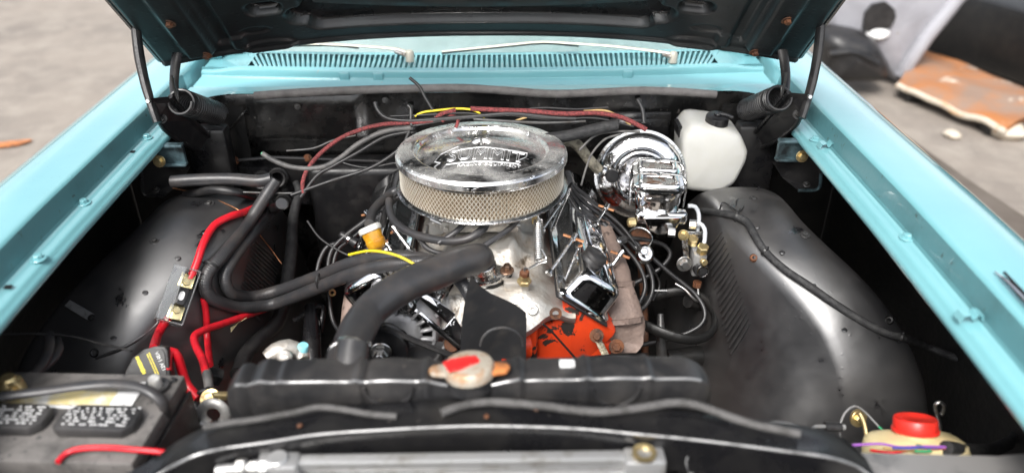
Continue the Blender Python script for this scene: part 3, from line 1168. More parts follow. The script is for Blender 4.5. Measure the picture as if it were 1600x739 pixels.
# ================================================================== hinges
def hinge(s, label):
    def mir(P):
        P = Vector(P)
        return Vector((-P.x, P.y, P.z)) if s > 0 else P

    h = thing('hood_hinge', label, 'hinge', mir(A(300, 240, .15)), 'sprung hood hinges')
    a, b = mir(A(281, 159, .11)), mir(A(338, 178, .29))
    ax = (b - a).normalized()
    g = G()
    g.coil(a, b, .0262, .0036, 18, n=7, per=22)
    sp = g.build('spring', 'plastic', h)
    g = G()
    mx = frame(a, ax)
    g.tube([a + ax * .002 + Vector((0, 0, .026)), a - ax * .006 + Vector((0, 0, .016)), a - ax * .004, a - ax * .01 + Vector((s * .002, 0, .034)), a - ax * .012 + Vector((s * .0, 0, .055))], .0034, n=8)
    g.build('hook', 'steel_line', sp)
    g = G()                                           # long curved strap to the hood side
    P = [mir(p) for p in AA((212, 36, .17), (214, 60, .155), (219, 95, .135), (228, 135, .11), (238, 168, .085), (246, 192, .07))]
    g.tube(P, [.010, .0105, .0105, .010, .0095, .009], n=10, flat=1.25)
    g.build('strap', 'rubber', h)
    g = G()                                           # short link from hood corner
    P = [mir(p) for p in AA((277, 84, .22), (274, 104, .20), (272, 128, .17), (273, 150, .135))]
    g.tube(P, [.0125, .012, .011, .010], n=10, flat=.5)
    g.build('link', 'black', h)
    # pressed arm, wedge shaped with a raised rim
    poly = [mir(p) for p in AA((235, 154, .075), (266, 151, .11), (300, 187, .17), (338, 224, .27), (331, 240, .27), (300, 231, .2), (262, 207, .13), (247, 188, .09))]
    g = G()
    sheet(g, poly, .006, (s * .5, .5, -.7))
    arm = g.build('pressed_arm', 'plastic', h, smooth=False)
    g = G()
    g.tube([poly[1], poly[2], poly[3]], .0055, n=8)
    g.tube([poly[7], poly[6], poly[5], poly[4]], .0055, n=8)
    g.build('rim', 'black', arm)
    bolt(arm, mir(A(254, 186, .10)), (0, -1, .5), .006, .006, 'steel_line')
    bolt(arm, mir(A(325, 236, .25)), (0, -1, .5), .007, .006, 'chrome_dull')
    bolt(arm, mir(A(233, 158, .07)), (-s * .0, -1, .3), .005, .008, 'chrome_dull', False)
    # channel bracket bolted to the fender, with its black gusset below
    c = mir(A(268, 241, .12))
    g = G()
    g.box(.062, .012, .052, Matrix.Translation(c), .004)
    g.box(.066, .02, .008, Matrix.Translation(c + Vector((0, -.006, .024))), .003)
    g.box(.066, .02, .007, Matrix.Translation(c + Vector((0, -.006, -.022))), .003)
    br = g.build('bracket', 'blued_steel', h)
    bolt(br, mir(A(249, 252, .10)), (0, -1, .2), .008, .008, 'brass')
    g = G()
    pl = [mir(p) for p in AA((222, 240, .13), (262, 262, .13), (296, 262, .13), (284, 284, .13), (258, 306, .12), (226, 304, .12), (220, 280, .12))]
    sheet(g, pl, .008, (0, 1, 0))
    gu = g.build('gusset', 'black', h, smooth=False)
    g = G()
    g.tube([pl[6], pl[5], pl[4]], .004, n=8)
    g.build('gusset_edge', 'blued_steel' if s > 0 else 'black', gu)
    bolt(gu, mir(A(244, 297, .11)), (0, -.5, 1), .005, .006, 'steel_line')
    g = G().box(.10, .05, .20, Matrix.Translation(mir(A(330, 262, .24)) + Vector((0, .02, 0))), .01)
    g.build('pivot_plate', 'black', h)
    return h


M['blued_steel'] = pm('blued_steel', (0.10, 0.16, 0.18), 0.35, .5, col2=(0.02, 0.025, 0.027), ns=24, lo=.45, hi=.65)
hinge(-1, 'black spring hinge at the cowl corner above the fuse holder side')
hinge(1, 'black spring hinge at the cowl corner by the white washer tank')

# ================================================================== wipers
def wiper(pts_arm, pts_blade, label, ps):
    w = thing('windscreen_wiper', label, 'wiper', pts_arm[0], 'windscreen wipers')
    g = G().tube(pts_arm, [.007, .0065, .0055, .005, .0045][:len(pts_arm)], n=8, flat=.6)
    g.lathe([(0, .009), (.008, .008), (.0115, .002), (.0115, -.02)], 18, Matrix.Translation(pts_arm[0]))
    g.build('arm', 'cream_metal', w)
    g = G().tube(pts_blade, [.003, .0045, .005, .0045, .003][:len(pts_blade)], n=8, flat=.7)
    bl = g.build('blade', 'cream_metal', w)
    g = G().tube([p + Vector((0, .004, -.006)) for p in pts_blade], .002, n=6)
    g.build('blade_rubber', 'rubber', bl)
    g = G().coil(pts_arm[0].lerp(pts_arm[1], .3) + Vector((0, -.012, -.004)), pts_arm[1] + Vector((0, -.008, -.004)), .0045, .0015, 12, n=5, per=10)
    g.build('tension_spring', 'steel', w)
    return w


M['cream_metal'] = pm('weathered_wiper_metal', (0.50, 0.475, 0.40), 0.42, .3, col2=(0.5, 0.47, 0.4), ns=30)
wiper(AA((640, 84, .475), (618, 77, .49), (560, 72, .51), (515, 70, .53), (500, 69, .54)), AA((395, 74, .555), (450, 70, .55), (500, 69, .545), (530, 70, .54), (560, 73, .53)),
      'cream wiper with its pivot near the middle of the cowl grille', None)
wiper(AA((1052, 86, .475), (1035, 82, .485), (960, 73, .51), (890, 68, .53), (860, 66, .54)), AA((690, 81, .545), (750, 75, .55), (800, 70, .55), (850, 66, .55), (905, 70, .54)),
      'cream wiper with its pivot on the washer tank side of the grille', None)

# ================================================================== engine
eng = thing('engine', 'orange V8 engine with light aluminium intake manifold and chrome covers', 'engine', (0, -.05, .35))


def outline_box(px_pts, Y, depth, mat, name, parent, bev=.004):
    """a casting whose front outline is known: extruded rearwards along the car"""
    pts = [A(px, py, Y) for px, py in px_pts]
    g = G()
    g.prism([(p.x, p.z) for p in pts], depth, Matrix(((1, 0, 0, 0), (0, 0, 1, Y), (0, 1, 0, 0), (0, 0, 0, 1))), bev)
    return g.build(name, mat, parent)


# block, heads
blk = G()
blk.box(.30, .52, .26, TR(0, -.02, .46), .02)
blk.box(.20, .50, .10, TR(0, -.02, .62), .02)
block = blk.build('block', 'orange', eng)
for s in (-1, 1):
    g = G()
    ch = TR(s * .185, -.005, .640, 0, s * radians(38), 0)
    g.box(.125, .50, .13, ch, .012)
    g.box(.05, .495, .10, ch @ Matrix.Translation((s * .065, 0, -.02)), .01)
    g.box(.13, .05, .16, TR(s * .12, -.232, .60), .012)
    hd = g.build('cylinder_head', 'orange', eng)
g = G()                                            # timing cover and water pump
g.lathe([(0, .05), (.05, .05), (.06, .04), (.085, .03), (.092, 0), (.092, -.02)], 32, frame((0.0, -.285, .545), (0, -1, 0)))
g.box(.22, .03, .20, TR(0, -.275, .60), .012)
g.build('timing_cover', 'orange', eng)
g = G()
g.lathe([(0, .075), (.035, .075), (.04, .07), (.042, .03), (.06, .02), (.065, 0)], 28, frame((.01, -.29, .66), (0, -1, 0)))
for s in (-1, 1):
    g.tube([(.01, -.30, .66), (s * .05, -.30, .655), (s * .085, -.285, .65)], [.03, .026, .03], n=12)
g.build('water_pump', 'orange', eng)
# lifting eye / bracket ear on the head
P = A(868, 489, -.290)
g = G().lathe([(.006, 0), (.012, 0), (.012, .004), (.006, .004), (.006, 0)], 20, frame(P, (0, -1, .3)))
g.build('bracket_ear', 'rust', eng)

g = G().tube(AA((848, 506, -.30), (862, 518, -.30), (880, 538, -.30), (905, 566, -.305)), .0022, n=8)
g.build('gasket_line', 'dark', eng)
# valve covers: chrome, pressed, with flanged foot; centre axis tilts with the head
def valve_cover(s, parent, y0, y1, cx, cz, tilt):
    g = G()
    base = TR(s * cx, (y0 + y1) / 2, cz, 0, s * tilt, 0)
    L = (y1 - y0)
    rings = [(.062, .0, 1.0), (.064, .004, 1.0), (.062, .008, 1.0), (.054, .010, .985), (.0515, .016, .98), (.049, .052, .972), (.046, .062, .966), (.040, .068, .95), (.026, .070, .93)]
    secs = []
    for hw, z, ly in rings:
        sec = []
        r = .018
        hl = L / 2 * ly
        for cxn, cyn, a0 in ((1, 1, 0), (-1, 1, 90), (-1, -1, 180), (1, -1, 270)):
            for k in range(5):
                a = radians(a0 + 90 * k / 4)
                sec.append(base @ Vector((cxn * (hw - r) + r * cos(a), cyn * (hl - r) + r * sin(a), z)))
        secs.append(sec)
    g.loft(secs, closed=True, caps=True)
    o = g.build('valve_cover', 'chrome', parent, ang=55)
    g = G()
    g.box(.128, L + .004, .004, base @ Matrix.Translation((0, 0, -.002)), .001)
    g.build('gasket', 'rubber', o)
    # long embossed panel on the roof of the cover
    g = G()
    g.box(.05, L * .6, .006, base @ Matrix.Translation((0, .02, .0705)), .003)
    g.build('embossed_panel', 'chrome', o)
    return o, base


vcr, vb = valve_cover(1, eng, -.262, .235, .198, .715, radians(36))
vcl, vbl = valve_cover(-1, eng, -.245, .25, .200, .712, radians(36))
vcr['label'] = 'wet chrome valve cover below the brake booster'
vcl['label'] = 'chrome valve cover behind the alternator'


def t_bolt(P0, P1, parent, bar=.022, ax=(1, -.3, -.25)):
    """slender hold-down bolt with a cross bar"""
    P0, P1 = Vector(P0), Vector(P1)
    g = G()
    g.tube([P0, P0.lerp(P1, .5), P1], .0042, n=10)
    g.lathe([(0, .012), (.0065, .010), (.0065, -.004), (.0042, -.006)], 14, frame(P1, P1 - P0))
    g.lathe([(.009, 0), (.009, .004), (.0045, .012)], 12, frame(P0, P1 - P0))
    o = g.build('hold_down_bolt', 'chrome_dull', parent)
    a = Vector(ax).normalized() * bar
    G().tube([P1 - a, P1 + a], .0032, n=8).build('cross_bar', 'copper', o)
    return o


t_bolt(A(857, 428, -.20), A(896, 372, -.13), vcr, .022)
t_bolt(A(944, 432, -.15), A(969, 398, -.12), vcr, .021)
t_bolt(A(930, 352, -.02), A(947, 325, .02), vcr, .018)
t_bolt(A(645, 395, -.12), A(618, 360, -.09), vcl, .012, (1, 0, .6))
t_bolt(A(590, 350, 0), A(575, 335, .03), vcl, .016, (1, -.2, .3))
t_bolt(A(845, 362, -.11), A(876, 318, -.03), vcr, .004)
# oil filler / breather plug, black rubber, on the cover
P = A(918, 414, -.185)
vz = (vb.to_3x3() @ Vector((0, 0, 1))).normalized()
pl = thing('oil_filler_plug', 'ribbed black rubber plug in the wet chrome valve cover', 'oil cap', P)
g = G().lathe([(0, .034), (.020, .034), (.024, .031), (.025, .024), (.0235, .022), (.0235, .020), (.025, .018), (.025, .010), (.022, .008), (.022, -.012), (0, -.012)], 30, frame(P, vz))
g.build('plug', 'rubber', pl)
g = G().lathe([(.022, -.004), (.030, -.004), (.030, .002), (.022, .004)], 30, frame(P, vz))
g.build('chrome_collar', 'chrome', pl)

# intake manifold: one casting as a relief, with its flanges and the water passage at the front
def man_z(x, y):
    ax = abs(x)
    z = .704 + .042 * sm((.180 - ax) / .085)                                         # flanks up to the valley deck
    z += .045 * sm((.092 - ax) / .035) * sm((y + .205) / .05) * (1 - sm((y - .15) / .05))   # plenum below the carburettor
    z += .022 * math.exp(-((x - .005) / .046) ** 2 - ((y + .215) / .034) ** 2)        # thermostat boss
    for k in (-.13, -.045, .04, .125):                                               # runners
        z += .016 * math.exp(-((y - k) / .022) ** 2) * sm((.16 - ax) / .06) * sm((ax - .03) / .04)
    z += .012 * math.exp(-((x - .080) / .020) ** 2 - ((y + .245) / .020) ** 2)
    z += .010 * math.exp(-((x - .050) / .03) ** 2 - ((y + .29) / .02) ** 2)
    z += .008 * math.exp(-((x + .075) / .025) ** 2 - ((y + .26) / .03) ** 2)
    z -= .050 * sm((-.25 - y) / .07)
    z += .0025 * noise.noise(Vector((x * 30, y * 30, 0))) + .004 * noise.noise(Vector((x * 11, y * 11, 3)))
    return z


g = G()
nx, ny = 80, 110
MX = .185
YM = -.315


def edge_y(x):
    """front edge of the casting: runs back towards the heads"""
    return YM + .05 * sm((abs(x) - .07) / .09)


vs = []
for j in range(ny + 1):
    for i in range(nx + 1):
        x = -MX + 2 * MX * i / nx
        y = edge_y(x) + (.24 - edge_y(x)) * j / ny
        vs.append((x, y, man_z(x, y)))
g.add(vs, [(j * (nx + 1) + i, j * (nx + 1) + i + 1, (j + 1) * (nx + 1) + i + 1, (j + 1) * (nx + 1) + i) for j in range(ny) for i in range(nx)])
g.loft([[(x, y, z), (x, y + .004, z - .006), (x, y + .008, z - .018), (x, y + .03, z - .030)] for x, y, z in vs[:nx + 1]])
man = g.build('intake_manifold', 'alu', eng, ang=70)
# manifold bosses
for px, py, Y in ((804, 484, -.285), (832, 484, -.280), (770, 487, -.29)):
    P = A(px, py, Y)
    g = G().lathe([(0, -.004), (.0045, -.004), (.0050, .005), (.0095, .005), (.011, .003), (.0135, -.016)], 20, frame(P, (0, -.75, .66)))
    g.build('threaded_boss', 'alu', man)
for px, py, Y in ((807, 444, -.235), ):
    P = A(px, py, Y)
    G().box(.05, .022, .02, Matrix.Translation(P), .005).build('casting_pad', 'alu', man)

# thermostat housing and its bolts
TB = A(757, 430, -.215)
th = thing('thermostat_housing', 'chrome thermostat neck on top of the aluminium manifold', 'engine part', TB)
g = G()
mx = frame(TB + Vector((0, 0, -.006)), (-.10, -.15, 1), (1, .10, 0))
g.prism(loop2d([(-.052, 0), (-.044, .014), (-.02, .026), (.02, .026), (.044, .014), (.056, .004), (.052, -.006), (.02, -.027), (-.02, -.027), (-.044, -.014)], 4), .011, mx, .003)
g.lathe([(.027, .008), (.024, .016), (.0225, .05), (.019, .05)], 28, mx)
g.build('neck_flange', 'chrome_dull', th)
g = G()
g.prism([(x * 1.03, y * 1.05) for x, y in loop2d([(-.052, 0), (-.02, .026), (.02, .026), (.055, .004), (.02, -.027), (-.02, -.027)], 5)], .004, mx @ Matrix.Translation((0, 0, -.005)))
g.build('gasket', 'dark', th)
for d in (-.045, .046):
    P = mx @ Vector((d, 0, .009))
    bolt(th, P, (0, -.15, 1), .0080, .013, 'bronze')
# sender with thin tube
SP = A(819, 441, -.245)
sn = thing('temperature_sender', 'brass sender with rusty nut screwed into the aluminium manifold', 'sensor', SP)
g = G().hexa(.014, .010, frame(SP, (.05, -.2, 1)))
g.lathe([(.011, .01), (.009, .016), (.009, .02)], 16, frame(SP, (.05, -.2, 1)))
g.build('sender_body', 'brass', sn)
G().hexa(.0095, .014, frame(SP + Vector((.0, 0, .014)), (.05, -.2, 1))).build('nut', 'rust', sn)
g = G().tube([SP + Vector((0, 0, .022)), SP + Vector((.002, -.002, .034)), A(826, 420, -.235), A(840, 412, -.222), A(853, 408, -.21)], .0026, n=8)
g.build('capillary', 'steel', sn)

# exhaust manifolds
def ex_man(s, path, label):
    o = thing('exhaust_manifold', label, 'exhaust manifold', path[2][0], None)
    g = G()
    secs = []
    for (P, rx, rz) in path:
        sec = []
        for k in range(16):
            a = 2 * pi * k / 16
            c, d = cos(a), sin(a)
            q = 3.2
            e = (abs(c) ** q + abs(d) ** q) ** (-1 / q)
            sec.append(P + Vector((c * e * rx, d * e * .012 + 0, d * e * rz)))
        secs.append(sec)
    g.loft(secs, closed=True, caps=True)
    g.build('casting', 'manifold_iron', o, ang=60)
    return o


pth = [(A(936, 352, .02), .022, .022), (A(948, 385, -.03), .026, .024), (A(958, 415, -.09), .028, .026), (A(966, 432, -.12), .026, .026), (A(966, 452, -.15), .030, .030), (A(974, 486, -.19), .036, .030),
       (A(978, 512, -.22), .040, .030), (A(978, 530, -.235), .036, .022), (A(970, 548, -.24), .022, .02)]
em = ex_man(1, pth, 'brown heat-stained exhaust manifold beside the wet chrome valve cover')
for px, py, Y, r_, dd in ((955, 402, -.075, .030, (0, -.5, -.85)), (968, 443, -.135, .033, (0, -.5, -.85)), (976, 500, -.205, .041, (.1, -.5, -.85))):
    G().lathe([(r_ - .004, -.006), (r_, -.005), (r_, .005), (r_ - .004, .006)], 8, frame(A(px, py, Y), dd)).build('collar', 'manifold_iron', em, ang=20)
bolt(em, A(952, 470, -.19), (-.3, -1, .3), .007, .008, 'rust')
bolt(em, A(963, 541, -.26), (0, -1, .4), .009, .008, 'rust')
pth = [(A(610, 400, -.02), .022, .022), (A(585, 415, -.06), .026, .026), (A(560, 450, -.12), .026, .030), (A(552, 490, -.16), .024, .03), (A(545, 530, -.2), .02, .02)]
em2 = ex_man(-1, pth, 'pale brown exhaust manifold half hidden behind the thick radiator hose')

# carburettor between manifold and air cleaner
cb = thing('carburettor', 'grey metal four-barrel carburettor below the air cleaner', 'carburettor', (0, -.02, .795))
g = G()
g.box(.15, .18, .014, TR(0, -.005, .803), .004)
g.build('base_plate', 'alu', cb)
g = G()
g.box(.125, .16, .04, TR(0, -.005, .832), .006)
g.build('main_body', 'alu_grey', cb)
g = G()
g.box(.135, .035, .03, TR(0, -.100, .825), .005)
for x in (-.045, -.015, .02, .048):
    g.hexa(.006, .006, frame((x, -.117, .828), (0, -1, 0)))
g.build('float_bowl', 'alu', cb)
g = G()
g.lathe([(0, .06), (.06, .06), (.065, .055), (.065, 0), (.06, -.002)], 32, TR(0, 0, .80))
g.build('air_horn', 'alu', cb)
for k, (x, y, z) in enumerate(((-.088, -.075, .83), (-.075, -.085, .812), (.085, -.07, .825))):
    g = G()
    g.box(.026, .018, .022, TR(x, y, z), .003)
    g.cyl(.005, .03, frame((x, y, z + .004), (-1 if x < 0 else 1, 0, 0)), 12)
    g.cyl(.006, .012, frame((x, y - .008, z - .003), (0, -1, 0)), 12)
    g.build('lever_block', 'alu', cb)
for k in range(6):
    x = -.06 + .022 * k
    g = G().cyl(.0065, .014, frame((x, -.100, .842), (0, -.4, 1)), 12)
    g.build('jet_screw', 'brass' if k % 3 == 1 else 'steel', cb)
for a, b in (((672, 342, -.14), (690, 350, -.14)), ((668, 352, -.13), (668, 372, -.13)), ((716, 340, -.15), (740, 340, -.15)), ((780, 348, -.15), (812, 352, -.13))):
    G().tube([A(*a), A(*b)], .0035, n=8).build('linkage_rod', 'steel', cb)
P = A(836, 342, -.10)
G().box(.014, .010, .022, Matrix.Translation(P), .003).build('choke_lug', 'brass', cb)
# throttle return spring with its thin rod
a, b = A(841, 345, -.12), A(842, 408, -.20)
rs = thing('return_spring', 'vertical steel throttle return spring beside the manifold', 'spring', b)
G().coil(a, b, .0085, .0017, 19, n=6, per=14).build('coil', 'steel', rs)
G().tube([a + Vector((0, .01, .02)), a, a + Vector((.004, 0, -.01))], .002, n=6).build('spring_hook', 'steel', rs)
G().tube([b, b + Vector((.01, 0, .004)), A(853, 402, -.20), A(846, 390, -.19)], .002, n=6).build('spring_end', 'steel', rs)
tag(G().tube([A(862, 360, -.10), A(880, 318, -.03), A(890, 295, .0)], .0042, n=8).build('throttle_rod', 'chrome_dull'), 'slim steel throttle rod leaning beside the air cleaner', 'rod')

# ================================================================== air cleaner
RL = .1805
ac = thing('air_cleaner', 'round chrome air cleaner with mesh sides on top of the engine', 'air cleaner', (0, 0, .86))
TILT = Matrix.Translation((0, 0, .9455)) @ Matrix.Rotation(radians(-2.6), 4, 'X')


def lid_z(r):
    """height of the lid's upper face over the rim plane"""
    if r > .142:
        return .0015 * sm((RL - .004 - r) / .03) - .006 * sm((r - (RL - .009)) / .009) ** 2
    if r > .134:
        return .0015 - .010 * sm((.142 - r) / .008)
    return -.0085 + .0290 * (1 - r / .134)


prof = [(0.0, .0165), (.006, .0150)]
prof = [(0, .006), (.012, .006), (.0165, .0075), (.019, .0145), (.0215, .0165), (.025, .0155)]
r = .028
while r < RL - .0005:
    prof.append((r, lid_z(r)))
    r += .0015 if r > .13 and r < .146 else .004
prof += [(RL - .002, -.0035), (RL, -.006), (RL, -.0175), (RL - .0015, -.019), (RL - .004, -.0185), (RL - .004, -.010)]
lid = G().lathe(prof, 96, TILT).build('lid', 'chrome_lid', ac, ang=30)
g = G()
g.lathe([(0, .0245), (.003, .024), (.003, .002)], 12, TILT)
g.build('stud', 'steel', lid)
g = G().lathe([(0, .0115), (.009, .0112), (.010, .006)], 6, TILT)
g.build('nut', 'chrome_dull', lid)


def on_lid(v):
    x, y = v.x, v.y
    rr = sqrt(x * x + y * y)
    return Vector((x, y, lid_z(rr) + .0003 + v.z))


MI = TILT
# stylised outlined word and the small line below it, raised in the lid
def emboss(body, size, cx, cy, sx, shear, outline, name, spacing=1.0, arch=0.0, dep=.0, sy=1.0):
    def fit(v):
        x = v.x * sx
        y = v.y * sy - arch * x * x
        return on_lid(Vector((x + cx, y + cy, v.z)))
    return text_mesh(body, size, MI, name, 'emboss', lid, outline=outline, shear=shear, fit=fit, spacing=spacing, depth=dep or .0005)


emboss('SUMMIT', .046, .008, -.052, .92, .15, .00075, 'raised_lettering', 1.04, sy=1.25)
emboss('RACING EQUIPMENT', .0125, .016, -.0865, .98, .1, 0, 'raised_small_lettering', 1.12, dep=.0006)
# swash outline round the word
sw = [(-.094, -.082), (-.080, -.108), (-.070, -.080), (.076, -.078), (.080, -.070), (.074, -.066), (.092, -.046), (.096, -.026), (.074, -.026), (-.050, -.030), (-.046, -.012), (-.060, -.018), (-.084, -.034), (-.094, -.062), (-.082, -.070), (-.094, -.082)]
g = G()
pts = []
for (x0, y0), (x1, y1) in zip(sw, sw[1:]):
    for k in range(8):
        t = k / 8
        pts.append(on_lid(Vector((x0 + (x1 - x0) * t, y0 + (y1 - y0) * t, 0))))
pts.append(pts[0])
g.tube([MI @ p for p in pts], .0009, n=6, spline=False)
g.build('raised_outline', 'emboss', lid)

# pleated paper and expanded-metal screen
zb, zt = .868, .9300
NP = 150
pts = [((.1665 + (.0035 if k % 2 else -.0035)), 2 * pi * k / (2 * NP)) for k in range(2 * NP)]
g = G()
g.loft([[(rr * cos(a), rr * sin(a), z) for rr, a in pts] for z in (zb, zt)], closed=True)
g.build('paper_element', 'paper_filter', ac, ang=10)
g = G()
ND_, ROWS = 128, 5
Rm = .1735
strips = []
dz = (zt - zb) / ROWS


def strand(a0, z0, a1, z1):
    """one flat twisted strand of the screen"""
    p0 = Vector((Rm * cos(a0), Rm * sin(a0), z0))
    p1 = Vector((Rm * cos(a1), Rm * sin(a1), z1))
    rad = Vector((cos((a0 + a1) / 2), sin((a0 + a1) / 2), 0))
    d = (p1 - p0).normalized()
    w = rad.cross(d) * .00062
    t = rad * .0009
    c = [p0 - w, p0 + w, p0 + w + t, p0 - w + t, p1 - w, p1 + w, p1 + w + t, p1 - w + t]
    g.add(c, [(0, 1, 2, 3), (7, 6, 5, 4), (0, 4, 5, 1), (1, 5, 6, 2), (2, 6, 7, 3), (3, 7, 4, 0)])


for k in range(ND_):
    for r_ in range(ROWS):
        a0 = 2 * pi * k / ND_
        h = pi / ND_
        z0 = zb + dz * r_
        strand(a0, z0, a0 + h, z0 + dz / 2)
        strand(a0, z0, a0 - h, z0 + dz / 2)
        strand(a0 + h, z0 + dz / 2, a0, z0 + dz)
        strand(a0 - h, z0 + dz / 2, a0, z0 + dz)
scr = g.build('wire_screen', 'mesh', ac, smooth=False, normals=False)
scr['kind'] = 'stuff'
g = G().lathe([(.172, zt - .002), (.1765, zt - .001), (.1775, zt + .002), (.172, zt + .003)], 96)
g.build('top_band', 'chrome_dull', ac)
g = G().lathe([(.160, zb + .003), (.172, zb + .004), (.1765, zb + .003), (.180, zb + .001), (.1835, zb - .002), (.1825, zb - .005), (.176, zb - .0075), (.150, zb - .013), (.09, zb - .017), (.06, zb - .017)], 96)
g.build('base_pan', 'chrome_dull', ac)

# ================================================================== belt drive, alternator, fan
AL = A(622, 522, -.345)
alt = thing('alternator', 'grey finned alternator below the thick radiator hose', 'alternator', AL)
ax = Vector((.0, -1, .10)).normalized()
mx = frame(AL + Vector((0, .02, 0)), ax)
g = G()
g.lathe([(0, .0), (.074, .0), (.075, -.012), (.075, -.055), (.068, -.09), (0, -.095)], 40, mx)
g.build('housing', 'alu_grey', alt)
g = G().lathe([(.064, .022), (.0665, .026), (.0705, .025), (.0765, .014), (.0775, .004), (.0775, -.014), (.073, -.016)], 48, mx)
g.build('front_casting', 'alu_grey', alt)
g = G().lathe([(.020, .034), (.030, .034), (.042, .031), (.0455, .027), (.0455, .015)], 40, mx)
g.build('bearing_boss', 'alu_grey', alt)
g = G().lathe([(0, .012), (.066, .012)], 40, mx)
g.build('vent_backing', 'dark', alt)
for k in range(18):                                   # cast spokes between the vent openings
    a = 2 * pi * k / 18
    g = G().box(.0062, .026, .010, mx @ Matrix.Rotation(a, 4, 'Z') @ Matrix.Translation((0, .055, .0245)) @ Matrix.Rotation(radians(-8), 4, 'X'), .002, 1)
    g.build('vent_bar', 'alu_grey', alt)
for a in (30, 150, 270):
    P = mx @ Vector((.078 * cos(radians(a)), .078 * sin(radians(a)), .0))
    g = G().lathe([(.004, .012), (.011, .012), (.012, .008), (.012, -.02)], 18, frame(P, ax))
    g.build('mounting_ear', 'alu_grey', alt)
PU = A(597, 543, -.395)
mp_ = frame(PU, ax)
g = G()
g.lathe([(0, .012), (.020, .012), (.024, .016), (.046, .018), (.0475, .015), (.0475, .012), (.036, .003), (.0475, -.006), (.0475, -.010), (.045, -.012), (0, -.012)], 40, mp_)
pu = g.build('pulley', 'plastic', alt)
g = G().cyl(.019, .004, mp_ @ Matrix.Translation((0, 0, .012)), 28)
g.hexa(.0145, .014, mp_ @ Matrix.Translation((0, 0, .015)))
g.cyl(.0075, .022, mp_ @ Matrix.Translation((0, 0, .015)), 16)
g.build('pulley_nut', 'steel', pu)
# chrome bracket with a slot, and its wide plate
br = thing('alternator_bracket', 'slotted chrome bracket reaching down from the alternator bolt', 'bracket', A(680, 500, -.33))
e0, e1 = A(642, 470, -.335), A(722, 536, -.345)
ux = (e1 - e0).normalized()
nz = Vector((.22, -.86, .42)).normalized()
mx = frame(e0, nz, ux)
L = (e1 - e0).length
W = .026
outer = [(-.012, -.008), (.004, -.022), (L * .6, -.022), (L, -.014), (L + .012, 0), (L, .016), (L * .55, W + .008), (L * .25, W + .004), (-.006, W * .55)]
g = G()
# frame bars round the slot
g.prism([(-.012, -.012), (L, -.014), (L, -.004), (-.006, -.001)], .006, mx, .0015)
g.prism([(L * .08, .013), (L * .62, .011), (L * .62, .034), (L * .3, .032), (-.004, .024)], .006, mx, .0015)
g.prism([(-.014, -.010), (.010, -.004), (.010, .014), (-.006, .024)], .006, mx, .0015)
g.prism([(L * .62, -.006), (L + .006, -.006), (L + .004, .014), (L * .62, .030)], .006, mx, .0015)
g.build('slotted_bar', 'chrome', br)
g = G()
pl_ = AA((655, 462, -.325), (672, 440, -.25), (702, 418, -.20), (712, 470, -.24), (724, 505, -.28), (700, 500, -.31))
sheet(g, pl_, .004, (.1, .7, -.7))
g.build('wide_plate', 'chrome', br, smooth=False)
bolt(br, A(636, 477, -.345), (0, -1, .3), .010, .010, 'chrome_dull')
g = G().lathe([(0, .004), (.013, .004), (.015, 0), (.015, -.018)], 24, frame(A(706, 538, -.35), (.1, -1, .5)))
g.build('bushing', 'rust', br)

# fan
FC = A(778, 622, -.40)
fan = thing('engine_fan', 'black plastic engine fan behind the radiator cap', 'fan', FC)
g = G().lathe([(0, .05), (.030, .05), (.036, .046), (.038, .03), (.058, .028), (.062, .02), (.062, -.03), (0, -.03)], 32, frame(FC, (0, -1, .05)))
g.build('hub', 'plastic', fan)
NB, NQ = 14, 12


def fan_blade(rot):
    lft = catmull([Vector(p) for p in ((722, 585, 0), (716, 555, 0), (721, 500, 0), (728, 462, 0), (737, 431, 0))], 1e9)
    secs = []

    def curve(P, t):
        x = t * (len(P) - 1)
        i = min(int(x), len(P) - 2)
        return Vector(P[i]).lerp(Vector(P[i + 1]), x - i)
    L_ = ((730, 590), (719, 555), (721, 505), (727, 465), (736, 431))
    R_ = ((822, 590), (822, 560), (822, 535), (823, 510), (822, 490))
    top = ((736, 431), (748, 447), (765, 459), (785, 468), (805, 477), (822, 490))
    vs_ = []
    for i in range(NB + 1):
        t = i / NB
        l_, r_ = curve(L_, t), curve(R_, t)
        for k in range(NQ + 1):
            q = k / NQ
            p = l_.lerp(r_, q)
            lin = Vector(top[0]).lerp(Vector(top[-1]), q)
            p = p + (curve(top, q) - lin) * t ** 3
            Y = -.425 + .085 * q ** 1.3 + .016 * sin(pi * q) - .014 * t * t
            w = A(p.x, p.y, Y) - FC
            vs_.append(Vector((w.x * cos(rot) + w.z * sin(rot), w.y, -w.x * sin(rot) + w.z * cos(rot))) + FC)
    fs_ = [(i * (NQ + 1) + k, i * (NQ + 1) + k + 1, (i + 1) * (NQ + 1) + k + 1, (i + 1) * (NQ + 1) + k) for i in range(NB) for k in range(NQ)]
    g = G().add(vs_, fs_).add([v + Vector((0, .004, 0)) for v in vs_], fs_)
    return g.build('blade', 'fan', fan)


for k in range(5):
    fan_blade(2 * pi * k / 5)
# round rivet boss pressed into the upright blade
g = G().tube([A(784 + 33 * cos(a), 540 - 28 * sin(a), -.408 + .012 * cos(a)) for a in [pi * k / 14 for k in range(15)]], .003, n=8, spline=False)
g.build('boss_ridge', 'fan', fan)

